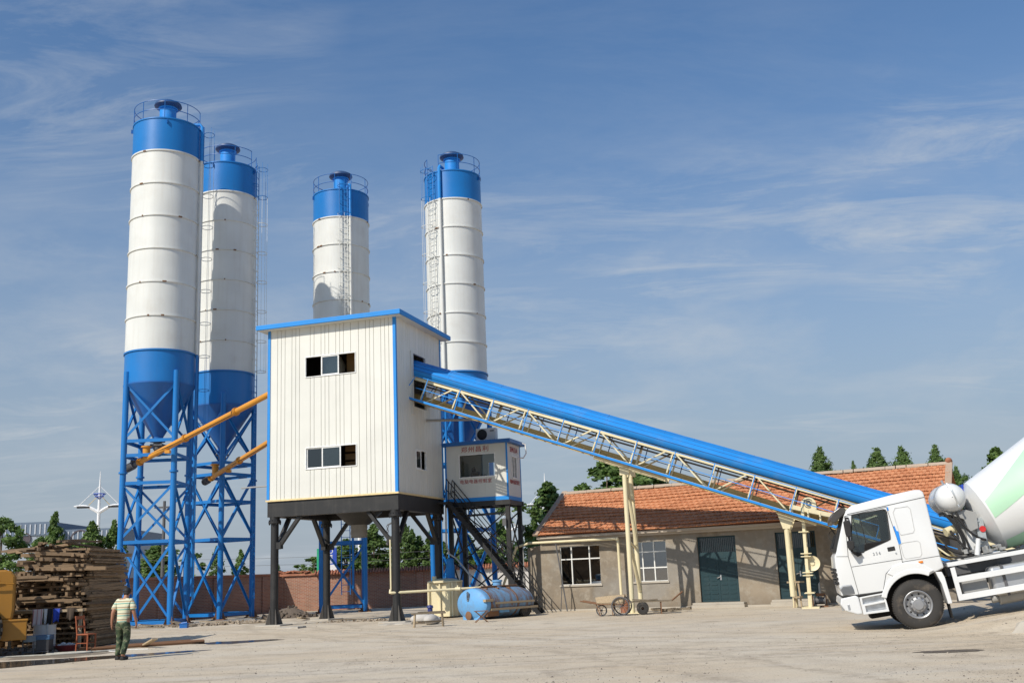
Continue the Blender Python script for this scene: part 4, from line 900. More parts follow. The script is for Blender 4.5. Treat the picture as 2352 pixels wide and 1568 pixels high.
# gravity take-up: pulleys in half round guards, mast, counterweight wheel
for x in (14.95, 16.15):
    for y in (yn - .06, yf):
        z = zt_(x) - .50; arc = [(x - .26, z - .2), (x + .26, z - .2), (x + .26, z)] + [(x + .26 * math.cos(a), z + .24 * math.sin(a)) for a in [PI * i / 10 for i in range(1, 10)]] + [(x - .26, z)]
        m_ = MB(); m_.prism(arc, y - .02, y + .02); gd = m_.build('pulley_guard', CREAM, BC, 0)
        m_ = MB(); m_.lathe([(.04, 0), (.04, -.03), (.10, -.03), (.10, 0)], 16, M4.Translation((x, y - .02, z + .03)) @ M4.Rotation(R(-90), 4, 'X')); m_.ring((x, y - .04, z + .03), .15, .012, 18, 4, .6, 5.2, M4.Rotation(R(90), 3, 'X')); m_.build('bearing', STEEL, gd)
    m_ = MB(); m_.tube((x, yn, zt_(x) - .5), (x, yf, zt_(x) - .5), .2, n=16); m_.build('bend_pulley', STEEL, BC)
m_ = MB()
for y in (yn - .06, yf): m_.beam((14.3, y, zt_(14.3) - .78), (16.6, y, zt_(16.6) - .58), .05, .15); m_.beam((15.3, y, zt_(15.3) - .7), (15.3, y, zb_(15.3)), .05, .12); m_.beam((14.9, y, zt_(14.9) - .7), (14.9, y, zb_(14.9)), .05, .08)
m_.build('take_up_beam', CREAM, BC, 0)
for y in (yn - .05, yn + .75):
    m_ = MB(); m_.beam((14.66, y, .02), (14.72, y, 3.45), .10, .12, (0, 1, 0))
    for z in (.5, 1.1, 1.2, 1.75, 1.85, 2.6): m_.bx((14.52, y - .13, z), (14.86, y + .13, z + .03))
    m_.bx((14.4, y - .28, 0), (14.98, y + .28, .05)); m_.build('take_up_mast', CREAM, BC, 0)
m_ = MB(); Mx = M4.Translation((14.88, yn + .1, 1.52)) @ M4.Rotation(R(90), 4, 'X'); m_.lathe([(.001, .06), (.07, .06), (.07, .03), (.23, .03), (.26, .05), (.26, -.05), (.23, -.03), (.001, -.03)], 32, Mx); m_.build('guide_wheel', CREAM, BC)
m_ = MB(); m_.path([(15.6, yn - .2, zb_(15.6) - .05), (15.75, yn - .25, zb_(15.75) - .28), (16.0, yn - .2, zb_(16) + .02), (16.4, yn - .2, zb_(16.4) + .03)], .025, 6); m_.ring((15.75, yn - .22, zb_(15.7) - .33), .22, .012, 18, 4, 0, 2 * PI, M4.Rotation(R(70), 3, 'X')); m_.build('loose_wire', DARK, BC)
# ------------------------------------------------------------------ brick house with tiled roof
HO = V((.748, 45.155, 0)); HYW = R(-27.15); hM = M4.Translation(HO) @ M4.Rotation(HYW, 4, 'Z')
def HW(x, y, z=0): return hM @ V((x, y, z))
HS = thing('brick_house', 'low rendered house with orange clay tile roof and two dark green doors', 'house', HO, HYW)
k = NT('mud_render'); co = k.coord(1); a = k.noise(.7, 7, .65, co); b = k.noise(3.5, 6, .7, co)
c = k.mix(k.ramp(a, [(.35, 0), (.66, 1)]), (.30, .25, .19), (.19, .16, .125)); c = k.mix(k.math('MULTIPLY', k.ramp(b, [(.48, 0), (.66, 1)]), .7), c, (.35, .315, .26))
c = k.mix(k.math('MULTIPLY', k.ramp(k.noise(.35, 3, .6, co), [(.5, 0), (.60, 1)]), .6), c, (.29, .275, .25)); cz_ = k.n('ShaderNodeSeparateXYZ'); k.l(co, cz_.inputs[0]); dm = k.math('ADD', cz_.outputs[2], k.math('MULTIPLY', a, .9)); c = k.mix(k.math('MULTIPLY', k.ramp(dm, [(.42, 1), (.85, 0)]), .5), c, (.15, .12, .09))
RENDER = k.done(c, .92, 0, k.bump(b, .5, .02), .2)
L, yw, dep, ze, zr = 16.1, .39, 3.09, 3.10, 4.97
W1, W2, D1, D2 = (.80, 2.61, 1.04, 2.62), (4.08, 5.50, 1.07, 2.64), (6.80, 8.35, .20, 2.71), (9.90, 11.42, .24, 2.72)
m_ = MB(); ho = [[(w_[0], w_[2]), (w_[1], w_[2]), (w_[1], w_[3]), (w_[0], w_[3])] for w_ in (W1, W2, D1, D2)]
m_.plate([(-.72, -.3), (L, -.3), (L, ze - .12), (-.1, ze - .12), (-.1, 2.72), (-.72, 2.62)], ho, yw, yw + .26); m_.build('front_wall', RENDER, HS, 0)
m_ = MB(); y2 = 2 * dep - yw
m_.bx((-.1, y2 - .26, -.3), (L, y2, ze - .12)); m_.bx((-.1, yw + .26, -.3), (.16, y2 - .26, ze - .12)); m_.bx((L - .26, yw + .26, -.3), (L, y2 - .26, ze - .12))
for x in (-.1, L - .26): m_.prism([(yw, ze - .12), (y2, ze - .12), (dep, zr - .12)], x, x + .26, lambda a, b, c_: (b, a, c_))
m_.build('rear_wall', RENDER, HS, 0)
m_ = MB(); m_.bx((.2, yw + 1.6, -.2), (L - .3, yw + 1.7, ze - .2)); m_.bx((.2, yw + .3, -.2), (L - .3, yw + 1.6, -.05)); m_.build('inner_wall', flat('dim_plaster', (.30, .27, .23), .9), HS, 0)
k = NT('clay_roof_tile'); co = k.coord(1); a = k.attr(); n = k.noise(1.2, 6, .65, co)
c = k.mix(k.ramp(a, [(0, 0), (1, 1)]), (.48, .19, .09), (.66, .30, .15)); c = k.mix(k.math('MULTIPLY', k.ramp(n, [(.48, 0), (.75, 1)]), .35), c, (.28, .13, .07)); TILE = k.done(c, .85, 0, k.bump(k.noise(25, 3, .6, co), .3, .01), .25)
def roof_side(name, flip):
    m_ = MB(); rows = 14; tw_ = .235; x0, x1 = -.12, L + .12; N = int((x1 - x0) / tw_); up = V((0, dep, zr - ze)); Ls = up.length; u = up.normalized(); nrm = V((0, -u.z, u.y)); tl = Ls / rows
    for r_ in range(rows):
        sag = .012 * math.sin(r_ * 1.3)
        for i in range(N + 1):
            xx = x0 + (i + .5 * (r_ % 2)) * tw_; xe = min(xx + tw_ - .008, x1); tone = min(1, max(0, random.gauss(.5, .18)))
            if xx >= x1: continue
            j = ru(-.012, .012); sgx = .025 * math.sin(xx * .8 + r_ * .15)
            b0 = V((xx, 0, ze)) + u * (tl * r_ - .04 + j) + nrm * (.066 + sag + ru(0, .012) + sgx); b1 = b0 + u * (tl + .055) - nrm * .052; wv = nrm * .03
            xm = xx + tw_ * .45; P_ = [(xx, 0), (xx + tw_ * .22, 1), (xm, 0), (xm + .03, .2), (xe, .0)]
            vs = []
            for base in (b0, b1):
                for px_, hh in P_: q = base + wv * hh; vs.append((min(px_, x1), q.y, q.z))
            for px_, hh in P_: q = b0 - nrm * .02; vs.append((min(px_, x1), q.y, q.z))
            fs = [(a_, a_ + 1, a_ + 6, a_ + 5) for a_ in range(4)] + [(a_ + 10, a_ + 11, a_ + 1, a_) for a_ in range(4)]
            if flip: vs = [(p[0], 2 * dep - p[1], p[2]) for p in vs]; fs = [tuple(reversed(f)) for f in fs]
            m_.add(vs, fs, tone)
    m_.add([(x0, -.02, ze), (x1, -.02, ze), (x1, dep, zr), (x0, dep, zr)] if not flip else [(x0, 2 * dep, ze), (x1, 2 * dep, ze), (x1, dep, zr), (x0, dep, zr)], [(0, 1, 2, 3)], .2)
    return m_.build(name, TILE, HS, 0, fix=False)
roof_side('roof_front', False); roof_side('roof_back', True)
m_ = MB(); x = -.15
while x < L + .1: s_ = ru(.36, .44); m_.lathe([(.12, 0), (.115, s_)], 10, M4.Translation((x, dep, zr + .01 + ru(-.012, .012))) @ M4.Rotation(R(90), 4, 'Y'), PI * .5, PI * 1.5); m_.lathe([(.125, 0), (.12, s_)], 10, M4.Translation((x, dep, zr + .02)) @ M4.Rotation(R(90), 4, 'Y') @ M4.Rotation(PI, 4, 'Z'), -PI * .5, PI * .5); x += .4
m_.build('ridge_cap', paint('ridge_mortar', (.42, .33, .25), .9, (.25, .15, .1), .5, 3), HS)
for x in (-.16, L + .02):
    m_ = MB()
    for i in range(19): f = i / 18; m_.box((x + .07, dep * f, ze + (zr - ze) * f + .09), (.24, .2, .07), M4.Rotation(math.atan2(zr - ze, dep) + .1, 3, 'X'))
    m_.build('verge_tiles', paint('verge_mortar', (.40, .29, .21), .9, (.3, .13, .07), .6, 4), HS, 0)
m_ = MB(); m_.sphere((L + .08, dep, zr + .16), .13); m_.build('ridge_end', COPING, HS)
m_ = MB(); m_.bx((-.1, .06, ze - .13), (L, .38, ze - .03)); m_.bx((-.1, .2, ze - .22), (L, .388, ze - .132)); m_.build('eave_cornice', paint('eave_mortar', (.46, .40, .33), .9, (.25, .2, .15), .4, 2), HS, 0)
def casement(w_, cols, rows_):
    a, b, c, d = w_; idn = lambda x, y, z: (x, y, z)
    holes = []
    for i in range(len(cols) - 1):
        for j in range(len(rows_) - 1):
            x0 = a + (b - a) * cols[i] + .024; x1 = a + (b - a) * cols[i + 1] - .024; z0 = c + (d - c) * rows_[j] + .024; z1 = c + (d - c) * rows_[j + 1] - .024
            holes.append([(x0, z0), (x1, z0), (x1, z1), (x0, z1)])
    m_ = MB(); m_.plate([(a, c), (b, c), (b, d), (a, d)], holes, yw + .05, yw + .1); f = m_.build('window', paint('chalky_window_frame', (.72, .72, .69), .6, (.3, .22, .15), .4, 6), HS, 0)
    g_ = MB(); g_.add([(a, yw + .08, c), (b, yw + .08, c), (b, yw + .08, d), (a, yw + .08, d)], [(0, 1, 2, 3)]); g_.build('pane', glass('dusty_glass', (.42, .43, .41), .28), f, 0)
    g_ = MB(); g_.bx((a - .06, yw - .05, c - .07), (b + .06, yw + .06, c - .003)); g_.build('sill', CONC, f, 0)
casement(W1, (0, .28, .73, 1), (0, .66, 1)); casement(W2, (0, .27, .62, 1), (0, .34, .74, 1))
DOOR = paint('teal_door_paint', (.006, .034, .043), .5, (.05, .06, .06), .4, 2)
for (a, b, c, d) in (D1, D2):
    m_ = MB(); zt2 = c + (d - c) * .735
    m_.plate([(a, c), (b, c), (b, d), (a, d)], [[(a + .06, zt2 + .05), (b - .06, zt2 + .05), (b - .06, d - .06), (a + .06, d - .06)]], yw + .10, yw + .15)
    mid = (a + b) / 2
    for s_ in (0, 1):
        for i in range(5):
            z0 = c + .12 + i * .34
            for j in range(2): x0 = (a + .1 if s_ == 0 else mid + .06) + j * .33; m_.box((x0 + .13, yw + .093, z0 + .2), (.25, .02, .06)); m_.box((x0 + .13, yw + .096, z0 + .05), (.25, .012, .12))
    m_.bx((mid - .012, yw + .085, c), (mid + .012, yw + .1, zt2)); dr = m_.build('door', DOOR, HS, 0)
    m_ = MB(); x = a + .1
    while x < b - .06: m_.tube((x, yw + .12, zt2 + .04), (x, yw + .12, d - .05), .009, n=5); x += .075
    m_.build('transom_bars', DOOR, dr)
    m_ = MB(); m_.add([(a, yw + .14, zt2), (b, yw + .14, zt2), (b, yw + .14, d), (a, yw + .14, d)], [(0, 1, 2, 3)]); m_.build('transom_pane', GLASSD, dr, 0)
    m_ = MB(); m_.bx((mid + .04, yw + .07, c + .82), (mid + .09, yw + .1, c + 1.02)); m_.tube((mid + .06, yw + .05, c + .95), (mid - .08, yw + .05, c + .9), .02, n=6); m_.build('handle', SILVER, dr)
for (a, b), z in (((6.52, 8.62), .19), ((9.62, 11.7), .23)):
    m_ = MB(); m_.bx((a, yw - .42, -.2), (b, yw - .002, z - .08)); m_.bx((a + .03, yw - .36, z - .08), (b - .03, yw - .002, z)); m_.build('door_step', CONC, HS, 0, .012)
m_ = MB(); m_.bx((-.72, yw - .05, -.3), (L, yw - .002, .06)); m_.build('plinth', CONC, HS, 0, .01)
# pipe from the tank along the eave, and props
yp = -.05
t = thing('water_pipe', 'cream water pipe rising from the tank and running along the house eave', 'pipe', HO, HYW)
m_ = MB(); m_.path([(-1.64, yp - .2, 1.05), (-1.03, yp, 2.66), (-.98, yp, 2.70), (-.41, yp, 2.82), (3.55, yp, 2.81), (3.63, yp, 2.74), (3.64, yp, .05)], .055, 10); m_.build('pipe_run', CREAM, t)
m_ = MB(); m_.sphere((-1.0, yp, 2.68), .085); m_.sphere((3.6, yp, 2.79), .08); m_.build('elbow', CREAM, t)
t = thing('leaning_prop', 'thin dark pole leaning against the house wall left of the first window', 'pole', HO, HYW)
m_ = MB(); m_.tube((.87, yp - .06, 2.74), (1.31, yp - .2, .0), .028, n=8); m_.tube((1.10, yp - .12, 1.2), (1.02, yp - .2, 0), .018, n=6); m_.build('shaft', STEEL, t)
t = thing('thin_post', 'thin post carrying the water pipe at the house corner', 'post', HO, HYW)
m_ = MB(); m_.tube((-.66, yp - .07, 0), (-.66, yp - .07, 2.74), .025, n=8); m_.bx((-.73, yp - .14, .5), (-.63, yp - .04, 1.5)); m_.build('shaft', GREYM, t)
# ------------------------------------------------------------------ concrete mixer truck (X backwards, Y to its far side, Z up)
s_ = 1.114
TR = thing('mixer_truck', 'white concrete mixer truck with pale green striped drum on the right', 'truck', TO)
Xd = V((math.cos(TYAW) * math.cos(TPIT), math.sin(TYAW) * math.cos(TPIT), math.sin(TPIT))); Yd = tY.copy(); Zd = Xd.cross(Yd)
TR.matrix_world = M4(((Xd.x, Yd.x, Zd.x, TO.x), (Xd.y, Yd.y, Zd.y, TO.y), (Xd.z, Yd.z, Zd.z, TO.z - .01), (0, 0, 0, 1)))
q = lambda pts: [(x * s_, z * s_) for x, z in pts]
cxw, czw, rw = .135, .535, .545
def arc(cx_, cz_, r_, a0, a1, n): return [(cx_ + r_ * math.cos(R(a0 + (a1 - a0) * i / n)), cz_ + r_ * math.sin(R(a0 + (a1 - a0) * i / n))) for i in range(n + 1)]
W_ = 2.42
out = q([(-1.31, .90), (-1.29, 1.45), (-1.25, 1.70), (-1.20, 1.77), (-.86, 2.50), (-.80, 2.58), (-.68, 2.655), (.20, 2.72), (.62, 2.73), (.73, 2.71), (.78, 2.66), (.79, 2.55), (.775, 1.9), (.775, 1.35), (.79, 1.10), (.62, 1.06)]) + arc(cxw, czw, .70, 58, 152, 14) + q([(-.47, .84), (-.98, .84)])
m_ = MB(); m_.prism(out, 0, W_); cab = m_.build('cab', TW, None, 0, .05, 3); evalmesh(cab)
inn = q([(-1.12, 1.35), (-1.10, 1.75), (-.80, 2.46), (-.65, 2.56), (.62, 2.60), (.68, 1.35)])
m_ = MB(); m_.prism(inn, .07, W_ - .07); c1 = m_.build('cutter', TW, None, 0)
win = q([(-.70, 2.455), (-.09, 2.45), (-.045, 2.43), (-.03, 2.38), (-.085, 1.92), (-.10, 1.86), (-.15, 1.84), (-.585, 1.86), (-.64, 1.70), (-.84, 1.69), (-.875, 1.80)])
m_ = MB(); m_.prism(win, -.3, W_ + .3); c2 = m_.build('cutter', TW, None, 0)
m_ = MB(); A = V((-1.16 * s_, 0, 1.86 * s_)); B = V((-.885 * s_, 0, 2.44 * s_)); o = V((-.3, 0, .0))
m_.add([A + V((.25, .12, 0)), A + o + V((0, .12, 0)), B + o + V((0, .17, 0)), B + V((.25, .17, 0)), A + V((.25, W_ - .12, 0)), A + o + V((0, W_ - .12, 0)), B + o + V((0, W_ - .17, 0)), B + V((.25, W_ - .17, 0))], [(0, 1, 2, 3), (7, 6, 5, 4), (0, 4, 5, 1), (1, 5, 6, 2), (2, 6, 7, 3), (3, 7, 4, 0)]); c3 = m_.build('cutter', TW, None, 0)
cut(cab, c1, c2, c3); cab.parent = TR
GLT = glass('truck_glass', (.72, .77, .76), .05)
for y in (.035, W_ - .035):
    m_ = MB(); m_.prism([(x * .999, z) for x, z in win], y - .004, y + .004); wn = m_.build('side_window', GLT, TR, 0)
    m_ = MB(); yo = -.006 if y < 1 else W_ + .006
    cxm = sum(p[0] for p in win) / len(win); czm = sum(p[1] for p in win) / len(win); grow = [(x + (.022 if x > cxm else -.022), z + (.022 if z > czm else -.022)) for x, z in win]
    m_.plate(grow, [win], yo - .004, yo + .012); m_.build('window_rubber', DARK, wn, 0)
    m_ = MB(); m_.bx((-.575 * s_, y - .01, 1.87 * s_), (-.56 * s_, y + .012, 2.45 * s_)); m_.build('quarter_bar', DARK, wn, 0)
m_ = MB(); m_.add([A + V((-.04, .1, -.02)), A + V((-.04, W_ - .1, -.02)), B + V((-.03, W_ - .16, .02)), B + V((-.03, .16, .02))], [(0, 1, 2, 3)]); m_.build('windscreen', GLASSD, TR, 0)
def frame_cap(a, b, w_=.05): m2 = MB(); m2.beam(a, b, w_, .03); return m2
m_ = MB(); m_.beam(A + V((-.055, .12, -.02)), B + V((-.05, .17, .02)), .07, .02, (0, 1, 0)); m_.beam(A + V((-.05, .1, -.03)), A + V((-.05, W_ - .1, -.03)), .05, .08); m_.beam(A + V((-.1, .5, .02)), A + V((.08, .9, .32)), .02, .02); m_.beam(A + V((-.1, 1.4, .02)), A + V((.08, 1.8, .32)), .02, .02); m_.build('wiper_cowl', DARK, TR, 0)
m_ = MB()
for i in range(5): m_.bx((-1.335 * s_, .3, (1.12 + .075 * i) * s_), (-1.29 * s_, W_ - .3, (1.165 + .075 * i) * s_))
for i in range(4): m_.bx((-1.318 * s_, .006, (1.14 + .09 * i) * s_), (-1.24 * s_, .2, (1.19 + .09 * i) * s_))
m_.build('grille', DARK, TR, 0)
# seams and pressed panels, modelled as thin raised or sunk strips on the near side
SEAM = flat('panel_gap', (.07, .07, .07), .7)
def strip(pts, w_, mat=SEAM, y=-.004, name='door_seam', closed=False):
    m2 = MB(); P_ = [(x * s_, z * s_) for x, z in pts]
    if closed: P_.append(P_[0])
    for a, b in zip(P_, P_[1:]): m2.beam((a[0], y, a[1]), (b[0], y, b[1]), w_, .006, (0, 1, 0))
    return m2.build(name, mat, TR, 0)
strip([(-.86, 2.47), (-.985, 1.66), (-.965, .87)], .010); strip([(-.86, 2.47), (.0, 2.50)], .010); strip([(.0, 2.50), (.055, 1.70), (.03, 1.36), (.035, 1.30)], .010); strip([(-.965, .87), (-.48, .86)], .018)
strip([(-.97, 1.44), (.05, 1.42)], .008); strip([(-1.22, 1.70), (-.99, 1.66)], .008); strip([(.03, 1.36), (.775, 1.35)], .008); strip([(-.80, 2.50), (.785, 2.55)], .012)
LINE = flat('pressed_line', (.52, .52, .51), .5)
strip([(.10, 2.36), (.16, 2.44), (.41, 2.43), (.45, 2.37), (.42, 1.94), (.38, 1.89), (.14, 1.89), (.12, 1.94)], .016, LINE, name='pressed_panel', closed=True)
strip([(.08, 1.70), (.13, 1.73), (.42, 1.72), (.46, 1.67), (.44, 1.45), (.40, 1.40), (.11, 1.41), (.08, 1.46)], .012, LINE, name='pressed_panel', closed=True)
strip([(-.48, .86), (-.34, 1.19), (-.19, 1.295), (.06, 1.33), (.03, 1.36)], .010)
m_ = MB(); fo = arc(cxw, czw, .80, 57, 158, 16); fi = arc(cxw, czw, .685, 158, 57, 16); m_.prism(fo + fi, -.035, .22); m_.build('wheel_arch', TW, TR, 0, .015)
m_ = MB(); m_.prism(q([(-.32, 1.19), (-.19, 1.30), (.06, 1.345), (.35, 1.28), (.58, 1.09), (.48, 1.06), (.28, 1.15), (.06, 1.16), (-.16, 1.08)]), -.03, .1); m_.build('arch_brow', TW, TR, 0, .01)
m_ = MB(); m_.prism(q([(.60, 1.05), (.72, 1.035), (.75, .92), (.76, .40), (.68, .40), (.66, .80)]), -.03, .52); m_.build('mudguard', TW, TR, 0, .012)
m_ = MB(); m_.bx((.70 * s_, .02, .12), (.715 * s_, .5, .46)); m_.build('mud_flap', DARK, TR, 0)
BT = flat('blue_tape', (.02, .24, .72), .5)
m_ = MB(); m_.prism(q([(.035, 2.09), (.06, 2.09), (.075, 1.99), (.11, 1.97), (.10, 1.73), (.05, 1.71)]), -.012, -.006); m_.bx((.005 * s_, -.012, 2.42 * s_), (.03 * s_, -.006, 2.49 * s_)); m_.build('protective_tape', BT, TR, 0)
m_ = MB(); m_.bx((-.19 * s_, -.012, 1.61 * s_), (-.04 * s_, .01, 1.695 * s_)); hd = m_.build('door_handle', DARK, TR, 0, .01)
m_ = MB(); m_.lathe([(.001, 0), (.018, 0), (.018, .01)], 12, M4.Translation((-.045 * s_, -.005, 1.55 * s_)) @ M4.Rotation(R(90), 4, 'X')); m_.build('lock', SILVER, hd)
m_ = MB(); m_.bx((.335 * s_, -.022, 1.27 * s_), (.42 * s_, .01, 1.315 * s_)); m_.build('side_marker', flat('amber_lens', (.75, .22, .02), .25), TR, 0, .006)
text('336', .088, SILVER, TR, lambda x, y, z: (-.42 * s_ + x, -.012 - z, 1.615 * s_ + y), name='model_number', spacing=1.5)
m_ = MB(); m_.prism(q([(-1.33, .86), (-1.37, .74), (-1.30, .60), (-1.08, .49), (-.98, .485), (-.98, .83), (-1.03, .88)]), -.01, W_ + .01); m_.build('bumper', TW, TR, 0, .03); m_ = MB(); m_.prism(q([(-1.31, .905), (-.50, .86), (-.50, .825), (-1.03, .84), (-1.30, .865)]), .0, W_); m_.build('bumper_gap', DARK, TR, 0)
m_ = MB(); m_.plate(q([(-.97, .82), (-.47, .83), (-.46, .45), (-.97, .47)]), [q([(-.90, .63), (-.50, .64), (-.50, .50), (-.90, .51)]), q([(-.92, .79), (-.50, .80), (-.50, .68), (-.93, .67)])], .0, .12); m_.build('step_panel', TW, TR, 0, .008)
m_ = MB(); m_.bx((-.93 * s_, .08, .505 * s_), (-.49 * s_, .3, .53 * s_)); m_.bx((-.95 * s_, .06, .67 * s_), (-.49 * s_, .3, .69 * s_)); m_.bx((-.95 * s_, .11, .48 * s_), (-.49 * s_, .13, .80 * s_)); m_.build('step_tread', SILVER, TR, 0)
m_ = MB(); m_.prism(q([(-1.31, 1.06), (-1.24, 1.11), (-1.06, 1.10), (-1.03, 1.00), (-1.03, .90), (-1.27, .90)]), -.012, .34); hl = m_.build('headlight', glass('lens', (.92, .93, .95), .12), TR, 0, .02)
m_ = MB(); m_.prism(q([(-1.295, 1.05), (-1.24, 1.09), (-1.07, 1.08), (-1.045, .91), (-1.26, .915)]), .01, .33); m_.build('reflector', flat('lamp_bowl', (.62, .63, .65), .25, .3), hl, 0)
m_ = MB(); m_.bx((-1.355 * s_, .2, .60 * s_), (-1.315 * s_, .42, .70 * s_)); m_.bx((-1.24 * s_, -.014, .60 * s_), (-1.19 * s_, .0, .72 * s_)); m_.build('fog_light', SILVER, TR, 0, .01)
# visor, mirrors, air horn
m_ = MB(); m_.prism(q([(-1.15, 2.40), (-1.13, 2.50), (-1.05, 2.60), (-.92, 2.665), (-.80, 2.63), (-.84, 2.53), (-.93, 2.47), (-1.06, 2.38)]), .0, W_, ); m_.build('sun_visor', flat('smoked_visor', (.06, .055, .05), .3), TR, 0, .015)
m_ = MB(); m_.prism(q([(-.92, 2.37), (-.80, 2.37), (-.79, 2.30), (-.82, 2.04), (-.91, 2.03), (-.935, 2.1)]), -.34, -.10); mr = m_.build('wing_mirror', DARK, TR, 0, .025)
m_ = MB(); m_.prism(q([(-.95, 1.97), (-.83, 1.96), (-.81, 1.90), (-.84, 1.79), (-.93, 1.76), (-.96, 1.85)]), -.34, -.10); m_.build('wide_mirror', DARK, mr, 0, .025)
m_ = MB(); m_.path([(-.80 * s_, 0, 2.42 * s_), (-.85 * s_, -.2, 2.43 * s_), (-.88 * s_, -.22, 2.3 * s_), (-.90 * s_, -.22, 1.75 * s_), (-.84 * s_, -.12, 1.70 * s_), (-.78 * s_, 0, 1.70 * s_)], .022, 8); m_.prism(q([(-.90, 1.72), (-.72, 1.69), (-.70, 1.64), (-.80, 1.62)]), -.08, .0); m_.build('mirror_arm', DARK, mr, 0)
m_ = MB(); m_.prism(q([(-.92, 2.37), (-.80, 2.37), (-.79, 2.30), (-.82, 2.04), (-.91, 2.03), (-.935, 2.1)]), W_ + .10, W_ + .34); m_.beam((-.85 * s_, W_, 2.42 * s_), (-.87 * s_, W_ + .2, 2.36 * s_), .04, .04); m_.build('wing_mirror', DARK, TR, 0, .025)
# seats inside
m_ = MB()
for y in (.35, 1.45): m_.prism(q([(-.35, 1.36), (.12, 1.36), (.22, 2.2), (.10, 2.22), (.0, 1.55), (-.35, 1.5)]), y, y + .55)
m_.bx((-.05 * s_, .4, 2.22 * s_), (.2 * s_, .85, 2.36 * s_)); m_.build('seat', flat('grey_seat', (.10, .10, .11), .9), TR, 0, .03)
m_ = MB(); m_.ring((-.72 * s_, .62, 1.72 * s_), .22, .02, 24, 6, ax=M4.Rotation(R(62), 3, 'Y') ); m_.prism(q([(-1.1, 1.36), (-1.08, 1.72), (-.85, 1.74), (-.78, 1.36)]), .1, W_ - .1); m_.build('dashboard', DARK, TR, 0)
# wheels
TYRE = paint('dusty_tyre', (.036, .033, .030), .85, (.20, .16, .12), .8, 3, streak=False)
RIM = flat('silver_rim', (.34, .34, .345), .4, .5, .1)
def wheel(x, y, side, twin=False):
    Mx = M4.Translation((x, y, rw - .005)) @ M4.Rotation(R(90 * side), 4, 'X')
    m_ = MB(); m_.lathe([(.30, -.03), (.33, .005), (.40, .018), (.47, .012), (.512, -.008), (rw - .012, -.028), (rw, -.05), (rw, -.24), (.512, -.285), (.40, -.30), (.30, -.27)], 64, Mx)
    for i in range(64):
        a = 2 * PI * i / 64
        for zc, w2 in ((-.055, .05), (-.24, .05)): m_.box(Mx @ V((math.cos(a) * (rw + .002), math.sin(a) * (rw + .002), zc)), (.034, .022, w2), (Mx.to_3x3() @ M4.Rotation(a + PI / 2, 3, 'Z')))
    ty = m_.build('wheel', TYRE, TR, 30)
    m_ = MB(); m_.lathe([(.30, -.02), (.315, .002), (.30, .012), (.275, -.004), (.262, -.035), (.255, -.07), (.205, -.075), (.19, -.05), (.165, .02), (.12, .035), (.11, .052), (.001, .055)], 48, Mx); rm = m_.build('rim', RIM, ty, 30)
    m_ = MB()
    for i in range(10): a = 2 * PI * (i + .5) / 10; p = Mx @ V((math.cos(a) * .165, math.sin(a) * .165, .015)); d = (Mx.to_3x3() @ V((0, 0, 1))); m_.tube(p - d * .02, p + d * .035, .019, n=6)
    m_.build('wheel_nut', STEEL, rm)
    m_ = MB()
    for i in range(10): a = 2 * PI * i / 10; p = Mx @ V((math.cos(a) * .232, math.sin(a) * .232, -.072)); d = (Mx.to_3x3() @ V((0, 0, 1))); m_.tube(p, p + d * .006, .022, n=10)
    m_.build('hand_hole', DARK, rm)
wheel(cxw, .03, 1); wheel(cxw, W_ - .03, -1)
for x in (4.75, 6.1): wheel(x, .0, 1); wheel(x, W_, -1)
m_ = MB()
for x in (cxw, 4.75, 6.1): m_.tube((x, .15, rw), (x, W_ - .15, rw), .09, n=12)
m_.build('axle', DARK, TR)
# frame
m_ = MB(); m_.bx((-1.0, .78, .72), (7.2, .86, .98)); m_.bx((-1.0, W_ - .86, .72), (7.2, W_ - .78, .98))
for x in (1.2, 2.4, 3.6, 5.4, 7): m_.bx((x, .86, .76), (x + .1, W_ - .86, .94))
m_.build('chassis_frame', DARK, TR, 0)
m_ = MB(); m_.bx((-.9, .9, .35), (.75, W_ - .9, 1.2)); m_.bx((.15, .6, .5), (.8, 1.9, 1.05)); m_.build('engine_block', DARK, TR, 0, .04)
m_ = MB(); m_.bx((.98, .16, 1.225), (7.0, .28, 1.315)); m_.bx((.98, W_ - .28, 1.225), (7.0, W_ - .16, 1.315)); m_.bx((.98, .28, 1.225), (1.1, W_ - .28, 1.315)); m_.build('sub_frame', TW, TR, 0, .006)
m_ = MB(); m_.bx((1.0, .75, 1.0), (7.0, .95, 1.22)); m_.bx((1.0, W_ - .95, 1.0), (7.0, W_ - .75, 1.22)); m_.build('frame_rail', STEEL, TR, 0)
m_ = MB(); m_.bx((1.06, .0, .86), (4.1, .05, .985)); m_.bx((1.06, .0, .47), (4.1, .05, .60)); m_.bx((1.0, -.002, .47), (1.1, .06, 1.2)); m_.bx((4.02, -.002, .47), (4.12, .06, 1.2)); m_.build('side_guard', TW, TR, 0, .006)
m_ = MB(); m_.bx((1.16, .22, .56), (1.72, .72, .98)); m_.build('battery_box', GREYM, TR, 0, .03)
m_ = MB(); m_.bx((1.80, .16, .42), (3.3, .74, 1.06)); tk = m_.build('fuel_tank', flat('brushed_aluminium', (.50, .51, .52), .35, .6, .08, 3), TR, 0, .10, 4)
for x in (2.05, 2.95): m_ = MB(); m_.bx((x, .13, .40), (x + .06, .15, 1.08)); m_.bx((x, .13, 1.065), (x + .06, .7, 1.08)); m_.build('tank_strap', STEEL, tk, 0)
m_ = MB(); m_.tube((1.75, .5, .36), (3.6, .5, .40), .09, n=14); m_.tube((1.9, .5, .36), (2.7, .5, .38), .15, n=16); m_.build('exhaust_pipe', GREYM, TR)
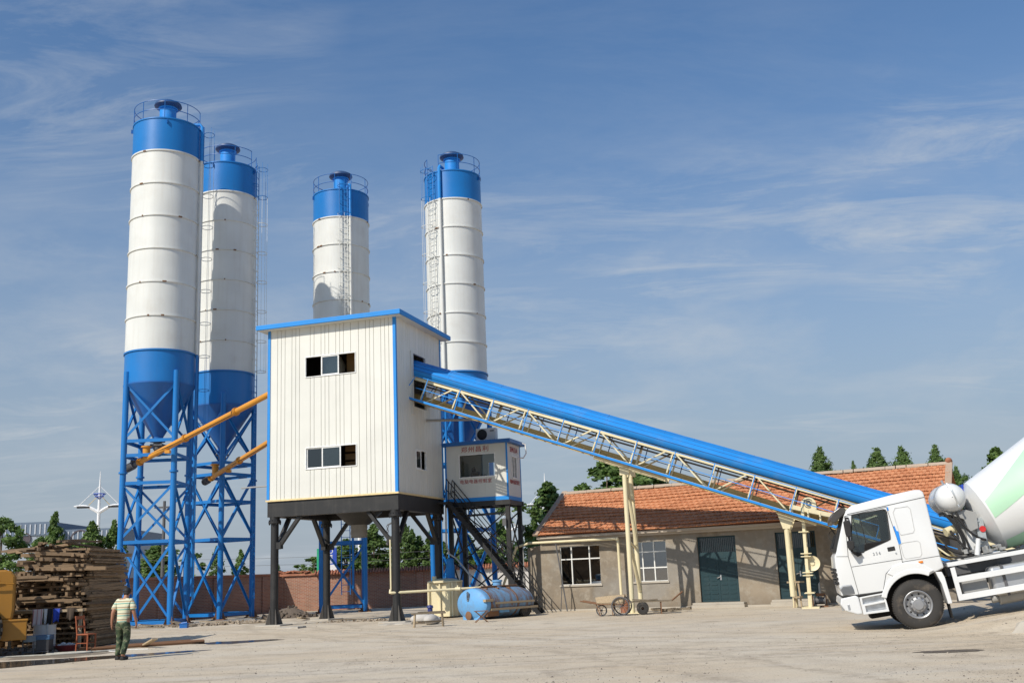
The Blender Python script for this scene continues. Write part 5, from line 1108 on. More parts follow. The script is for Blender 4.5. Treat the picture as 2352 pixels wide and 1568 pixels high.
# drum
Dm = M4.Translation((2.21, W_ / 2, 2.195)) @ M4.Rotation(R(90 - 15.6), 4, 'Y'); Rf = .85
dp = [(.05, -.32), (.30, -.30), (.60, -.16), (Rf - .03, -.015), (Rf, .0), (Rf + .012, .03), (1.20, 1.75), (1.235, 1.95), (1.235, 2.9), (1.19, 3.1), (.62, 5.2), (.58, 5.4), (.50, 5.4)]
m_ = MB(); m_.lathe(dp, 72, Dm); drum = m_.build('drum', TW, TR, 28)
def patch(zs, alo, ahi, n=14, lift=.006):
    """a painted band: between bearings alo(z)..ahi(z) on the drum side facing the yard"""
    def rad(z):
        for (r0_, z0), (r1_, z1) in zip(dp, dp[1:]):
            if z0 <= z <= z1 and z1 > z0: return r0_ + (r1_ - r0_) * (z - z0) / (z1 - z0)
        return .5
    vs = []; K = len(zs)
    for i, z in enumerate(zs):
        lo, hi = alo(z), ahi(z)
        for j in range(n + 1):
            a = R(lo + (hi - lo) * j / n); vs.append(Dm @ V(((rad(z) + lift) * math.cos(a), (rad(z) + lift) * math.sin(a), z)))
    m_ = MB(); m_.add(vs, [(i * (n + 1) + j, i * (n + 1) + j + 1, (i + 1) * (n + 1) + j + 1, (i + 1) * (n + 1) + j) for i in range(K - 1) for j in range(n)]); return m_.build('green_band', GREENS, drum, 40)
zs = [.04 + 5.1 * i / 30 for i in range(31)]
patch(zs, lambda z: -82 - 15 * z, lambda z: -110 - 25 * min(z, 2.2) - 15 * max(0, z - 2.2))
patch(zs, lambda z: 4 - 15 * z, lambda z: -40 - 15 * z)
m_ = MB(); m_.lathe([(1.236, 2.15), (1.262, 2.15), (1.262, 2.35), (1.236, 2.35)], 72, Dm); m_.build('roller_ring', GREYM, drum, 28)
m_ = MB(); pz = Dm @ V((1.2 * math.cos(R(-70)), 1.2 * math.sin(R(-70)), 1.75)); dr_ = (Dm.to_3x3() @ V((math.cos(R(-70)), math.sin(R(-70)), -.2))).normalized(); m_.tube(pz - dr_ * .02, pz + dr_ * .015, .19, n=28); m_.build('drum_hatch', TW, drum, 30)
m_ = MB(); m_.prism([(1.62, 1.31), (2.1, 1.31), (2.02, 1.9), (1.86, 2.35), (1.68, 2.35)], W_ / 2 - .45, W_ / 2 - .38); m_.prism([(1.62, 1.31), (2.1, 1.31), (2.02, 1.9), (1.86, 2.35), (1.68, 2.35)], W_ / 2 + .38, W_ / 2 + .45); m_.bx((1.6, .55, 1.315), (2.3, W_ - .55, 1.36)); m_.build('front_pedestal', TW, TR, 0, .01)
m_ = MB(); m_.tube((1.55, W_ / 2, 2.02), (1.95, W_ / 2, 2.13), .30, .34, n=24); m_.build('gear_reducer', STEEL, TR)
for y in (.55, W_ - .65): m_ = MB(); m_.prism([(5.6, 1.31), (6.6, 1.31), (6.5, 2.2), (5.9, 2.2)], y, y + .1); m_.build('rear_pedestal', TW, TR, 0)
m_ = MB(); m_.prism([(6.9, 2.3), (7.5, 2.6), (7.6, 1.4), (7.3, 1.2)], .8, 1.6); m_.build('discharge_chute', GREYM, TR, 0)
# water tank across the truck
m_ = MB(); Mx = M4.Translation((1.50, .42, 2.73)) @ M4.Rotation(R(-90), 4, 'X'); m_.lathe([(.01, -.13), (.12, -.12), (.22, -.06), (.29, .02), (.325, .12), (.33, .2), (.33, 1.45), (.325, 1.53), (.22, 1.68), (.01, 1.74)], 40, Mx); wt = m_.build('water_tank', TW, TR, 30)
for z in (.30, 1.2): m_ = MB(); m_.lathe([(.335, z), (.35, z), (.35, z + .06), (.335, z + .06)], 40, Mx); m_.build('tank_strap', SILVER, wt, 30)
m_ = MB(); m_.path([(1.47, .37, 3.055), (1.50, .31, 2.98), (1.53, .285, 2.85), (1.56, .28, 2.7), (1.58, .32, 2.52)], .022, 6); m_.bx((1.565, .27, 2.48), (1.60, .31, 2.53)); m_.tube((1.42, .55, 3.04), (1.40, .55, 3.16), .025, n=8); m_.build('sight_tube', SILVER, wt)
m_ = MB(); m_.prism([(1.25, 2.44), (1.75, 2.40), (1.95, 2.30), (1.9, 1.95), (1.7, 1.9), (1.66, 2.2)], .55, .6); m_.prism([(1.25, 2.44), (1.75, 2.40), (1.95, 2.30), (1.9, 1.95), (1.7, 1.9), (1.66, 2.2)], 1.7, 1.75); m_.bx((1.3, .55, 2.37), (1.7, 1.75, 2.41)); m_.build('tank_bracket', GREYM, TR, 0)
m_ = MB(); m_.prism([(1.86, 1.58), (2.03, 1.61), (2.07, 2.16), (1.88, 2.18)], .62, .74); cb_ = m_.build('control_box', flat('box_grey', (.34, .37, .38), .5), TR, 0, .01)
m_ = MB(); m_.tube((2.0, .60, 1.91), (2.0, .63, 1.91), .07, n=20); m_.build('red_lamp', flat('red_lens', (.55, .03, .03), .3), cb_)
m_ = MB(); m_.tube((1.95, .60, 2.1), (1.95, .625, 2.1), .022, n=10); m_.bx((1.90, .605, 1.64), (1.97, .62, 1.74)); m_.build('gauge', SILVER, cb_)
m_ = MB(); m_.tube((1.2, .7, 1.98), (1.45, .8, 2.03), .10, n=14); m_.build('air_cleaner', CREAM, TR)
m_ = MB(); m_.bx((1.48, .85, 1.6), (1.78, 1.2, 2.3)); m_.build('oil_cooler', GREYM, TR, 0, .03)
m_ = MB()
for i, (a, b, c_, d) in enumerate((((1.42, .5, 2.40), (1.50, .5, 2.0), (1.62, .5, 1.7), (1.60, .6, 1.36)), ((1.52, .5, 2.38), (1.56, .45, 2.0), (1.78, .5, 1.72), (2.0, .58, 1.66)), ((1.1, .6, 1.7), (1.25, .5, 1.45), (1.5, .45, 1.40), (1.9, .5, 1.42)), ((1.0, .7, 1.55), (1.1, .5, 1.36), (1.4, .4, 1.35), (1.7, .5, 1.38)), ((1.3, .6, 2.0), (1.45, .5, 1.65), (1.5, .48, 1.5), (1.75, .5, 1.36)), ((1.25, .5, 2.42), (1.42, .45, 2.15), (1.56, .5, 1.85), (1.5, .6, 1.5)))):
    a, b, c_, d = map(V, (a, b, c_, d)); m_.path([((1 - u) ** 3 * a + 3 * u * (1 - u) ** 2 * b + 3 * u * u * (1 - u) * c_ + u ** 3 * d) for u in [j / 12 for j in range(13)]], .022 + .006 * (i % 3), 7)
m_.build('hydraulic_hose', DARK, TR)
m_ = MB()
m_.bx((1.4, .38, 1.318), (2.32, .92, 1.345))
for i in range(26): m_.box((ru(1.45, 2.3), ru(.4, .9), 1.36 + ru(0, .16)), (ru(.04, .14), ru(.04, .12), ru(.04, .12)), M4.Rotation(ru(0, 3), 3, 'Z'))
m_.build('valve_block', GREYM, TR, 0); m_ = MB(); m_.tube((1.55, .6, 1.34), (1.50, .6, 1.95), .05, n=10); m_.tube((1.7, .42, 1.36), (1.82, .42, 1.72), .06, .05, n=10); m_.build('filler_pipe', TW, TR)
# ------------------------------------------------------------------ timber pile: every beam is an object
PX0, PX1, PY = -14.75, -12.62, 31.05
beam_me = []
for i in range(7):
    m_ = MB(); n = 7; Lb = 1.0; vs = []
    for j in range(n):
        f = j / (n - 1); ox, oz = .12 * math.sin(f * 2.5 + i) * .25, .08 * math.sin(f * 3 + i * 2) * .25; e = 1 - (.15 if j in (0, n - 1) and i % 2 else 0)
        for a, b in ((-1, -1), (1, -1), (1, 1), (-1, 1)): vs.append((a * .5 * e + ox * .3 + ru(-.06, .06), f * Lb, b * .5 * e + oz * .3 + ru(-.06, .06)))
    m_.add(vs, [(3, 2, 1, 0), tuple((n - 1) * 4 + q_ for q_ in range(4))] + [(j * 4 + a, j * 4 + (a + 1) % 4, (j + 1) * 4 + (a + 1) % 4, (j + 1) * 4 + a) for j in range(n - 1) for a in range(4)])
    o = m_.build('timber', TIMBER, None, 0); beam_me.append(o.data); bpy.data.objects.remove(o)
nb_ = 0
def timber(p, w, h, L, rz, rx, label, ry=0):
    global nb_
    if nb_ >= 298: return
    o = bpy.data.objects.new('timber', beam_me[nb_ % 7]); C.objects.link(o); o.location = p; o.scale = (w, L, h); o.rotation_euler = (rx, ry, rz); nb_ += 1
    tag(o, label, 'timber', 'used timbers stacked in the tall pile')
LN = 'square timber in the neat lower courses of the pile, sawn end facing the yard'
LM = 'square timber in the uneven middle courses of the pile'
LT = 'loose weathered timber slanting across the top of the pile'
LC = 'timber lying crosswise along the front of the pile'
LR = 'long bent timber sticking out of the shaded right side of the pile'
for row in range(19):
    z = .07 + row * .148; x = PX0 + max(0, row - 13) * .14 + ru(0, .08)
    xr = PX1 + .05 * math.sin(row * .9)
    if row < 6 and row % 2: continue
    if row in (9, 13):
        for q_ in range(4): timber((PX0 + .1 + ru(-.1, .5), PY - .12 - .1 * q_ + ru(-.03, .03), z + .07 * (q_ % 2)), ru(.07, .10), .075, ru(1.0, 2.0), R(-90) + ru(-.08, .08), ru(-.03, .03), LC)
    while x < xr:
        w_ = ru(.07, .115)
        if rnd() < (.88 if row > 5 else .5): timber((x + w_ / 2, PY + ru(-.28, .28) - (.25 if rnd() < .08 else 0) + (.5 if row < 7 else 0), z + ru(-.012, .012) - (max(0, row - 11) * .012 * (x - PX0 - .6))), w_ * .95, ru(.065, .10), ru(2.5, 3.1), ru(-.035, .035) * (1 if row < 11 else 2.5), ru(-.01, .01) if row < 11 else ru(-.05, .05), LN if row < 10 else LM)
        x += w_ + ru(.006, .075)
for i in range(26):
    u = rnd(); timber((PX0 + .35 + u * 1.75, PY + ru(-.3, .8), 2.80 + ru(-.05, .34) * (1 - abs(u - .5))), ru(.07, .13), ru(.05, .09), ru(1.6, 2.9), ru(-.12, .5) + (.6 if i % 4 == 0 else 0), ru(-.08, .05), LT)
for i in range(12): timber((PX0 + .1 + ru(0, .9), PY - .2 + ru(0, .3), 2.25 + i * .045), ru(.09, .14), .1, ru(1.2, 2), R(-75) + ru(-.25, .25), ru(-.16, .05), LT)
for i in range(12): timber((PX1 - ru(.05, .3), PY + ru(.2, 1.2), ru(1.5, 2.75)), ru(.1, .15), ru(.08, .12), ru(2.2, 2.9), ru(-.09, .03), ru(-.05, .05), LR)
for i in range(8): timber((PX0 - ru(.2, 1.6), PY + .5 + ru(-.2, .3), 1.75 + i * .065), ru(.1, .14), .1, 2.2, R(-70) + ru(-.3, .3), ru(-.05, .05), 'loose timber on the low left shoulder of the pile, above the yellow loader')
m_ = MB()
for row in range(13):
    x = PX0 - 2.3
    while x < PX0 - .1: m_.box((x, PY + 1.9 + ru(-.2, .2), .07 + row * .14), (ru(.1, .14), 2.6, .12)); x += .16
for row in range(19):
    x = PX0 + max(0, row - 13) * .14 + .2
    while x < PX1 - .1: m_.box((x, PY + 1.85 + ru(-.1, .1), .07 + row * .148), (.085, 1.9, .085)); x += .13
    for dz in (0, .074): m_.box((PX1 - .02 + ru(-.06, .05) + .05 * math.sin(row * .9), PY + 1.5 + (.25 if row < 7 else 0) + ru(-.2, .2), .07 + row * .148 + dz), (.09, ru(2.4, 2.8), ru(.055, .075)), M4.Rotation(ru(-.02, .02), 3, 'Z'))
    for yy in (.1, .9, 1.7, 2.5): m_.box(((PX0 + PX1) / 2 + max(0, row - 13) * .07, PY + yy + ru(-.1, .1) + (.45 if row < 7 and yy < .5 else 0), .07 + row * .148 + .072), (PX1 - PX0 - .15 - max(0, row - 13) * .12, .07, .055))
tag(m_.build('timber_pile_core', TIMBER, None, 0), kind='stuff')
# washing line board and clothes
o = thing('clothes_plank', 'pale wooden plank across the front of the timber pile used as a clothes rail', 'plank', (-13.5, PY - .62, 1.10), R(3))
m_ = MB(); m_.box((0, 0, 0), (2.2, .16, .07)); m_.box((-.75, -.1, .05), (.9, .34, .03), M4.Rotation(.05, 3, 'Z')); m_.build('board', BOARD, o, 0)
m_ = MB()
for x in (-.95, .2, .98): m_ = MB(); m_.box((x, .12, -.55), (.07, .07, 1.1)); m_.build('stake', BOARD, o, 0)
def cloth(name, label, x, w_, h, mat, cat='cloth', y=PY - .74, ztop=1.155):
    m_ = MB(); nx_, nz = 10, 10; vs = []
    for j in range(nz + 1):
        for i in range(nx_ + 1):
            f = j / nz; u = i / nx_; zz_ = -max(0, f - .12) * h * (1 + .10 * math.sin(u * 5 + x * 9)); yb = .17 if f < .05 else (.05 - .03 * f) + .025 * math.sin(u * 9 + x * 7) * f
            vs.append(((u - .5) * w_ * (1 - .25 * f * abs(math.sin(x * 5))), yb - .03, zz_ + (.0 if f > .1 else .012)))
    m_.add(vs, [(j * (nx_ + 1) + i, j * (nx_ + 1) + i + 1, (j + 1) * (nx_ + 1) + i + 1, (j + 1) * (nx_ + 1) + i) for j in range(nz) for i in range(nx_)])
    o = m_.build(name, mat, None, 60); so = o.modifiers.new('thick', 'SOLIDIFY'); so.thickness = .008; o.location = (x, y, ztop); tag(o, label, cat); return o
k = NT('striped_towel'); co = k.coord(1); sp = k.n('ShaderNodeSeparateXYZ'); k.l(co, sp.inputs[0]); f = k.math('FRACT', k.math('MULTIPLY', sp.outputs[0], 9)); TOWEL = k.done(k.mix(k.ramp(f, [(.78, 0), (.8, 1)]), (.72, .62, .58), (.55, .25, .24)), .9)
cloth('towel', 'white and pink striped towel hanging over the clothes plank', -13.62, .30, .52, TOWEL, 'towel')
cloth('towel', 'narrow pale towel with dark edge beside the striped towel', -13.40, .10, .42, flat('pale_towel', (.65, .65, .62), .9), 'towel')
cloth('garment', 'black garment hanging beside the blue cloth', -13.28, .14, .6, flat('black_cloth', (.015, .015, .02), .9), 'garment')
cloth('blue_cloth', 'bright blue cloth hanging on the clothes plank', -13.10, .20, .40, flat('blue_cloth', (.03, .07, .42), .9))
cloth('garment', 'brown garment at the right end of the clothes plank', -12.70, .2, .34, flat('brown_cloth', (.07, .05, .035), .9), 'garment')

# barrel, welder, basin, chair, hose
p = at(101, 1480, 30.1); o = thing('steel_drum', 'dented pale grey steel drum in front of the timber pile', 'drum', (p.x, 30.1, 0))
m_ = MB(); m_.lathe([(.29, 0), (.29, .22), (.302, .235), (.29, .25), (.29, .48), (.302, .495), (.29, .51), (.29, .74), (.30, .75), (.28, .75), (.28, .06), (.01, .06)], 32); m_.build('body', paint('chalky_drum_paint', (.58, .57, .54), .7, (.2, .15, .1), .5, 3), o)
m_ = MB(); m_.path([(.12, -.1, .76), (.2, -.3, .72), (.24, -.34, .4), (.2, -.36, .1), (.05, -.4, .03)], .022, 7); m_.build('hose', flat('grey_hose', (.4, .4, .38), .6), o)
p = at(88, 1503, 29.3); o = thing('welding_machine', 'small blue welding machine on a frame in front of the grey drum', 'machine', (p.x, 29.3, 0), R(8))
m_ = MB(); m_.bx((-.02, -.2, .10), (.32, .2, .46)); m_.build('casing', flat('machine_black', (.03, .03, .035), .5), o, 0, .015)
m_ = MB(); m_.bx((-.03, -.21, .38), (.33, .21, .50)); m_.build('top_cover', flat('machine_blue', (.03, .085, .17), .5), o, 0, .015)
m_ = MB(); m_.bx((-.36, -.17, .34), (-.03, .17, .5)); m_.build('side_box', flat('pale_blue', (.20, .27, .33), .5), o, 0, .012)
m_ = MB()
for x in (-.36, -.08, .30):
    for y in (-.18, .18): m_.tube((x, y, 0), (x, y, .36), .018, n=6)
m_.tube((-.36, -.18, .08), (.3, -.18, .08), .018, n=6); m_.tube((-.36, .18, .08), (.3, .18, .08), .018, n=6); m_.build('frame', STEEL, o)
p = at(152, 1492, 30.2); o = thing('plastic_basin', 'dark red wash basin on the ground beside the chair', 'basin', (p.x, 30.2, 0))
m_ = MB(); m_.lathe([(.01, .01), (.2, .01), (.31, .16), (.33, .165), (.325, .18), (.30, .17), (.19, .03), (.01, .025)], 28); m_.build('bowl', flat('red_plastic', (.22, .03, .03), .45), o)
m_ = MB()
for i in range(9): m_.sphere((ru(-.15, .15), ru(-.15, .15), .14 + ru(0, .06)), ru(.05, .09), 8, 6, (1, 1, .7))
m_.build('laundry', flat('pale_laundry', (.5, .5, .48), .9), o)
p = at(197, 1492, 30.0); o = thing('chair', 'reddish brown wooden chair seen from the side by the timber pile', 'chair', (p.x, 30.0, 0), R(75))
CH = flat('red_brown_wood', (.30, .08, .03), .55)
m_ = MB(); m_.box((0, 0, .45), (.38, .38, .035)); m_.build('seat', CH, o, 0, .008)
for x in (-.17, .17):
    m_ = MB(); m_.beam((x, -.17, 0), (x, -.165, .45), .032, .032); m_.build('leg', CH, o, 0)
    m_ = MB(); m_.beam((x, .19, 0), (x, .17, .45), .032, .032); m_.beam((x, .17, .45), (x, .24, .95), .032, .032); m_.build('leg', CH, o, 0)
m_ = MB(); m_.box((0, .235, .90), (.36, .02, .09)); m_.box((0, .2, .66), (.34, .02, .05)); m_.build('backrest', CH, o, 0)
m_ = MB()
for x in (-.17, .17): m_.beam((x, -.17, .22), (x, .18, .22), .022, .022)
m_.beam((-.17, 0, .22), (.17, 0, .22), .022, .022); m_.build('stretcher', CH, o, 0)
def ground_path(name, label, cat, pts, r_, mat, group=None):
    m_ = MB(); P_ = [V((x, y, gz(x, y) + r_ * .9)) for x, y in pts]; S_ = []
    for i in range(len(P_) - 1):
        a, b, c_, d = P_[max(i - 1, 0)], P_[i], P_[i + 1], P_[min(i + 2, len(P_) - 1)]
        for j in range(5): t = j / 5; S_.append(.5 * ((2 * b) + (c_ - a) * t + (2 * a - 5 * b + 4 * c_ - d) * t * t + (3 * b - a - 3 * c_ + d) * t ** 3))
    S_.append(P_[-1]); m_.path(S_, r_, 6); return tag(m_.build(name, mat), label, cat, group)
ground_path('hose', 'pale hose snaking over the ground in front of the welding machine', 'hose', [(-13.9, 28.2), (-13.2, 28.5), (-12.4, 28.6), (-11.6, 29.0), (-11.9, 29.4), (-12.8, 29.2), (-12.2, 28.9), (-10.9, 29.6)], .022, flat('pale_hose', (.42, .40, .34), .6))
ground_path('cable', 'thin white cable loop on the ground right of the chair', 'cable', [(-10.6, 28.9), (-11.0, 29.1), (-11.2, 29.4), (-10.8, 29.6), (-10.2, 29.5)], .014, flat('white_cable', (.6, .6, .58), .6))
for i, (a, b) in enumerate((((-12.3, 30.0), (-9.4, 31.9)), ((-11.9, 29.9), (-9.3, 31.6)), ((-12.0, 30.3), (-9.9, 32.2)))):
    m_ = MB(); m_.tube((a[0], a[1], .06), (b[0], b[1], .05), .045, n=8); tag(m_.build('rusty_pole', RUST), ('rusty pole on the ground, farthest from the walking man', 'rusty pole on the ground, nearest the camera of the three', 'rusty pole on the ground lying across the other two')[(2, 1, 0)[i]], 'pole', 'rusty poles on the ground')
bl = ['grey board lying flat by the foot of the tallest silo', 'pale board leaning on rubble by the silo feet', 'short plank between the two left silos', 'splintered plank near the walking man', 'long plank on the ground left of the second silo', 'brown plank in front of the second silo', 'narrow batten by the front left tower column', 'broken board by the brick wall', 'plank resting on the soil heap edge', 'thin batten in front of the rear tower column']
for i, (x, y, L_, w_, rz, rx) in enumerate(((-15.2, 45.6, 1.6, .3, .3, .05), (-14.2, 45.2, 1.3, .25, -.5, .15), (-16.2, 46.8, .9, .2, .9, .1), (-10.5, 30.4, 1.1, .16, 2.2, .2), (-15.8, 44.4, 2.2, .2, -.1, .02), (-13.0, 46.6, 1.8, .25, .2, .06), (-10.9, 44.3, 1.2, .12, .4, .03), (-9.5, 46.8, 1.0, .2, 1.4, .1), (-11.4, 46.9, 1.1, .18, .7, .2), (-7.2, 44.2, 1.5, .1, .1, .02))):
    m_ = MB(); m_.box((0, 0, 0), (L_, w_, .04)); m_.box((L_ * .48, 0, 0), (L_ * .06, w_ * .5, .035)); o = m_.build('scrap_board', BOARD, None, 0); o.location = (x, y, .05 + abs(math.sin(rx)) * L_ * .4); o.rotation_euler = (0, rx, rz); tag(o, bl[i], 'board', 'scrap boards on the ground')
m_ = MB(); m_.bx((-.25, -.2, 0), (.25, .2, .28)); m_.bx((-.27, -.22, .26), (.27, .22, .31)); m_.tube((-.2, 0, .31), (.2, 0, .36), .05, n=8); o = m_.build('blue_crate', BLUED, None, 0); o.scale = (.6, .6, .6); o.location = (-13.75, 43.9, 0); tag(o, 'small blue crate on the ground behind the walking man', 'crate')

# ------------------------------------------------------------------ walking man
pp = at(280, 1516, 25.7); MAN = thing('person', 'man seen from behind in striped green T-shirt and camouflage trousers, walking with bowed head', 'person', (-9.5, 25.7, 0), R(-6))
SKIN = flat('tanned_skin', (.36, .17, .10), .6, 0, .08)
b_ = [(0, .0, .90, .125, .10), (0, .0, 1.08, .12, .095), (0, .03, 1.25, .15, .10), (0, .07, 1.38, .07, .07), (0, .11, 1.45, .052, .056), (0, .165, 1.53, .074, .088), (0, .18, 1.60, .062, .076), (0, .262, 1.515, .018, .018)]
e_ = [(0, 1), (1, 2), (2, 3), (3, 4), (4, 5), (5, 6), (5, 7)]
def add(p, par): b_.append(p); e_.append((par, len(b_) - 1)); return len(b_) - 1
for s_ in (-1, 1):
    sw_ = .05 * s_
    i = add((s_ * .165, .05, 1.335, .062), 2); i = add((s_ * .235, -.01 + sw_, 1.09, .046), i); i = add((s_ * .262, .03 + sw_ * 1.6, .87, .032, .028), i); h = add((s_ * .265, .05 + sw_ * 1.7, .80, .034, .018), i)
    for j, (dy, L_) in enumerate(((.03, .070), (.01, .08), (-.01, .075), (-.028, .06))): k1 = add((s_ * .262, .055 + sw_ * 1.7 + dy, .765, .010), h); add((s_ * .252, .06 + sw_ * 1.7 + dy, .765 - L_, .008), k1)
    add((s_ * .245, .095 + sw_ * 1.7, .77, .010), h)
    hp = add((s_ * .095, 0, .84, .088), 0)
    if s_ < 0: kn = add((-.10, .07, .48, .058), hp); an = add((-.10, -.01, .10, .04), kn); add((-.105, .14, .035, .036, .03), an)
    else: kn = add((.095, .03, .47, .058), hp); an = add((.095, -.17, .12, .04), kn); add((.10, -.03, .035, .036, .03), an)
skin('body', b_, e_, SKIN, MAN)
k = NT('striped_shirt'); co = k.coord(1); sp = k.n('ShaderNodeSeparateXYZ'); k.l(co, sp.inputs[0]); wz = k.math('ADD', k.math('MULTIPLY', sp.outputs[2], 7.2), k.math('MULTIPLY', k.noise(6, 2, .5, co), .10)); f = k.math('FRACT', wz)
c = k.ramp(f, [(0, (.62, .60, .42)), (.22, (.62, .60, .42)), (.24, (.10, .26, .20)), (.36, (.12, .30, .22)), (.38, (.52, .62, .50)), (.50, (.55, .64, .52)), (.52, (.58, .40, .22)), (.66, (.60, .42, .24)), (.68, (.10, .16, .13)), (.74, (.10, .16, .13)), (.76, (.64, .62, .46)), (1, (.62, .60, .42))], 'LINEAR'); SHIRT = k.done(c, .9, 0, k.bump(k.noise(7, 3, .5, co), .6, .03))
skin('shirt', [(0, -.01, .80, .165, .125), (0, -.01, .92, .16, .12), (0, .0, 1.08, .15, .118), (0, .03, 1.24, .162, .118), (0, .055, 1.36, .10, .085), (-.165, .05, 1.335, .078), (-.225, .0, 1.18, .082), (-.232, -.02, 1.13, .08), (.165, .05, 1.335, .078), (.225, .03, 1.18, .082), (.232, .03, 1.13, .08)], [(0, 1), (1, 2), (2, 3), (3, 4), (3, 5), (5, 6), (6, 7), (3, 8), (8, 9), (9, 10)], SHIRT, MAN)
k = NT('camouflage'); co = k.coord(1); n = k.noise(8, 3, .55, co, .5); c = k.ramp(n, [(0, (.012, .018, .010)), (.42, (.03, .05, .025)), (.50, (.06, .085, .04)), (.58, (.20, .19, .12)), (.63, (.03, .045, .022))], 'CONSTANT'); CAMO = k.done(c, .9, 0, k.bump(k.noise(9, 3, .5, co), .6, .03))
skin('trousers', [(0, .0, .93, .128, .105), (0, 0, .86, .14, .115), (-.095, 0, .78, .105), (-.10, .07, .48, .083), (-.10, .0, .14, .072), (-.10, .0, .09, .075), (.095, 0, .78, .105), (.095, .03, .47, .083), (.095, -.15, .17, .072), (.095, -.165, .12, .075)], [(0, 1), (1, 2), (2, 3), (3, 4), (4, 5), (1, 6), (6, 7), (7, 8), (8, 9)], CAMO, MAN)
m_ = MB(); m_.sphere((0, .15, 1.575), .098, 20, 12, (.92, 1.0, .92)); m_.sphere((0, .10, 1.525), .07, 16, 10, (1.05, .7, .9)); m_.build('hair', flat('black_hair', (.012, .010, .009), .7), MAN)
for s_ in (-1, 1):
    m_ = MB(); m_.sphere((s_ * .088, .165, 1.525), .028, 10, 8, (.45, .7, 1.1)); m_.build('ear', SKIN, MAN)
    m_ = MB(); m_.sphere((s_ * .03, .24, 1.535), .012, 10, 8); m_.build('eye', DARK, MAN)
m_ = MB(); m_.sphere((0, .242, 1.475), .022, 10, 6, (1.1, .4, .35)); m_.build('mouth', flat('lips', (.28, .10, .08), .6), MAN)
for x, y in ((-.103, .07), (.098, -.09)): m_ = MB(); m_.prism([(-.05, 0), (.05, 0), (.05, .05), (.03, .085), (-.03, .085), (-.05, .05)], y - .13, y + .13, lambda a, b, c_: (x + a, b, c_)); m_.build('shoe', DARK, MAN, 0, .02)

# ------------------------------------------------------------------ yellow wheel loader, cut by the left edge
LO = thing('wheel_loader', 'yellow wheel loader with big dusty tyre at the left edge', 'loader', (-14.43, 28.3, 0), R(24))
YEL = paint('loader_yellow', (.36, .165, .018), .5, (.2, .14, .08), .4, 2)
m_ = MB(); m_.prism([(-2.4, .95), (.95, .95), (.98, 1.2), (.97, 2.08), (.88, 2.2), (.75, 2.25), (-2.4, 2.28)], -.1, 1.5); m_.build('engine_hood', YEL, LO, 0, .05)
m_ = MB(); m_.bx((.32, -.12, .42), (1.32, .5, .93)); m_.bx((.28, -.14, .90), (1.34, .52, .96)); m_.build('step_box', YEL, LO, 0, .02)
m_ = MB(); m_.bx((.2, -.105, 1.22), (.45, -.1, 1.32)); m_.build('plate', DARK, LO, 0)
m_ = MB(); m_.path([(-.3, -.2, 1.98), (.4, -.22, 1.92), (.95, -.2, 1.88)], .02, 6); m_.path([(.3, -.14, 1.9), (.36, -.2, 2.05), (.5, -.2, 2.08), (.6, -.14, 1.95)], .018, 6); m_.build('hand_rail', YEL, LO)
m_ = MB(); Mx = M4.Translation((-.02, -.42, .72)) @ M4.Rotation(R(90), 4, 'X'); m_.lathe([(.36, -.1), (.40, .02), (.58, .06), (.68, .02), (.74, -.06), (.74, -.34), (.68, -.42), (.40, -.44), (.36, -.3)], 40, Mx)
for i in range(22):
    for z, o_ in ((-.1, 0), (-.3, .14)): a = 2 * PI * i / 22 + o_; m_.box(Mx @ V((.745 * math.cos(a), .745 * math.sin(a), z)), (.09, .05, .2), Mx.to_3x3() @ M4.Rotation(a + PI / 2, 3, 'Z'))
wl = m_.build('wheel', TYRE, LO); m_ = MB(); m_.lathe([(.37, -.08), (.33, -.1), (.3, -.2), (.14, -.2), (.12, -.08), (.001, -.08)], 32, Mx); m_.build('rim', YEL, wl)
m_ = MB(); m_.bx((-2.2, .2, .4), (.4, 1.3, .95)); m_.build('rear_frame', DARK, LO, 0)
m_ = MB(); m_.bx((-2.2, 0, 2.28), (-.9, 1.4, 3.3)); m_.build('cab', YEL, LO, 0, .05)

# ------------------------------------------------------------------ blue water tank trailer
tc_ = at(1084, 1387, 40.0); WT = thing('water_tank_trailer', 'old oval blue water tank trailer with rusty barrel and side plank', 'tank trailer', (tc_.x, 40.0, 0), R(46))
k = NT('rusty_tank'); co = k.coord((1.2, 1.2, 1.2)); n = k.noise(1.6, 7, .7, k.coord((3.2, .6, .6))); n2 = k.noise(5, 5, .6, co)
c = k.mix(k.ramp(n, [(.42, 0), (.62, 1)]), (.16, .28, .42), (.18, .095, .05)); c = k.mix(k.math('MULTIPLY', k.ramp(n2, [(.5, 0), (.68, 1)]), .6), c, (.12, .34, .62)); RTANK = k.done(c, .6, .1, k.bump(n2, .3, .01))
SKY = paint('sky_blue_paint', (.13, .36, .66), .6, (.19, .15, .11), .9, 4, streak=True, lo=.45)
cz = tc_.z; A_, B_ = .80, .57
Ms = M4.Translation((0, 0, cz)) @ M4.Rotation(R(90), 4, 'Y')                          # lathe axis -> +X of the trailer (rearwards)
def oval(prof, m2, n=44):
    Mx = M4.Translation((0, 0, cz)) @ M4(((0, 0, 1, 0), (A_, 0, 0, 0), (0, B_, 0, 0), (0, 0, 0, 1))); m2.lathe(prof, n, Mx)
m_ = MB(); oval([(1, .0), (1.0, 1.1), (1.0, 2.1), (.97, 2.4), (.86, 2.62), (.5, 2.8), (.01, 2.83)], m_); m_.build('barrel', RTANK, WT, 30)
m_ = MB(); oval([(.01, -.20), (.4, -.18), (.75, -.11), (.93, -.04), (1.0, .01), (1.012, .04), (1.012, .20), (1.0, .22)], m_); m_.build('front_cap', SKY, WT, 30)
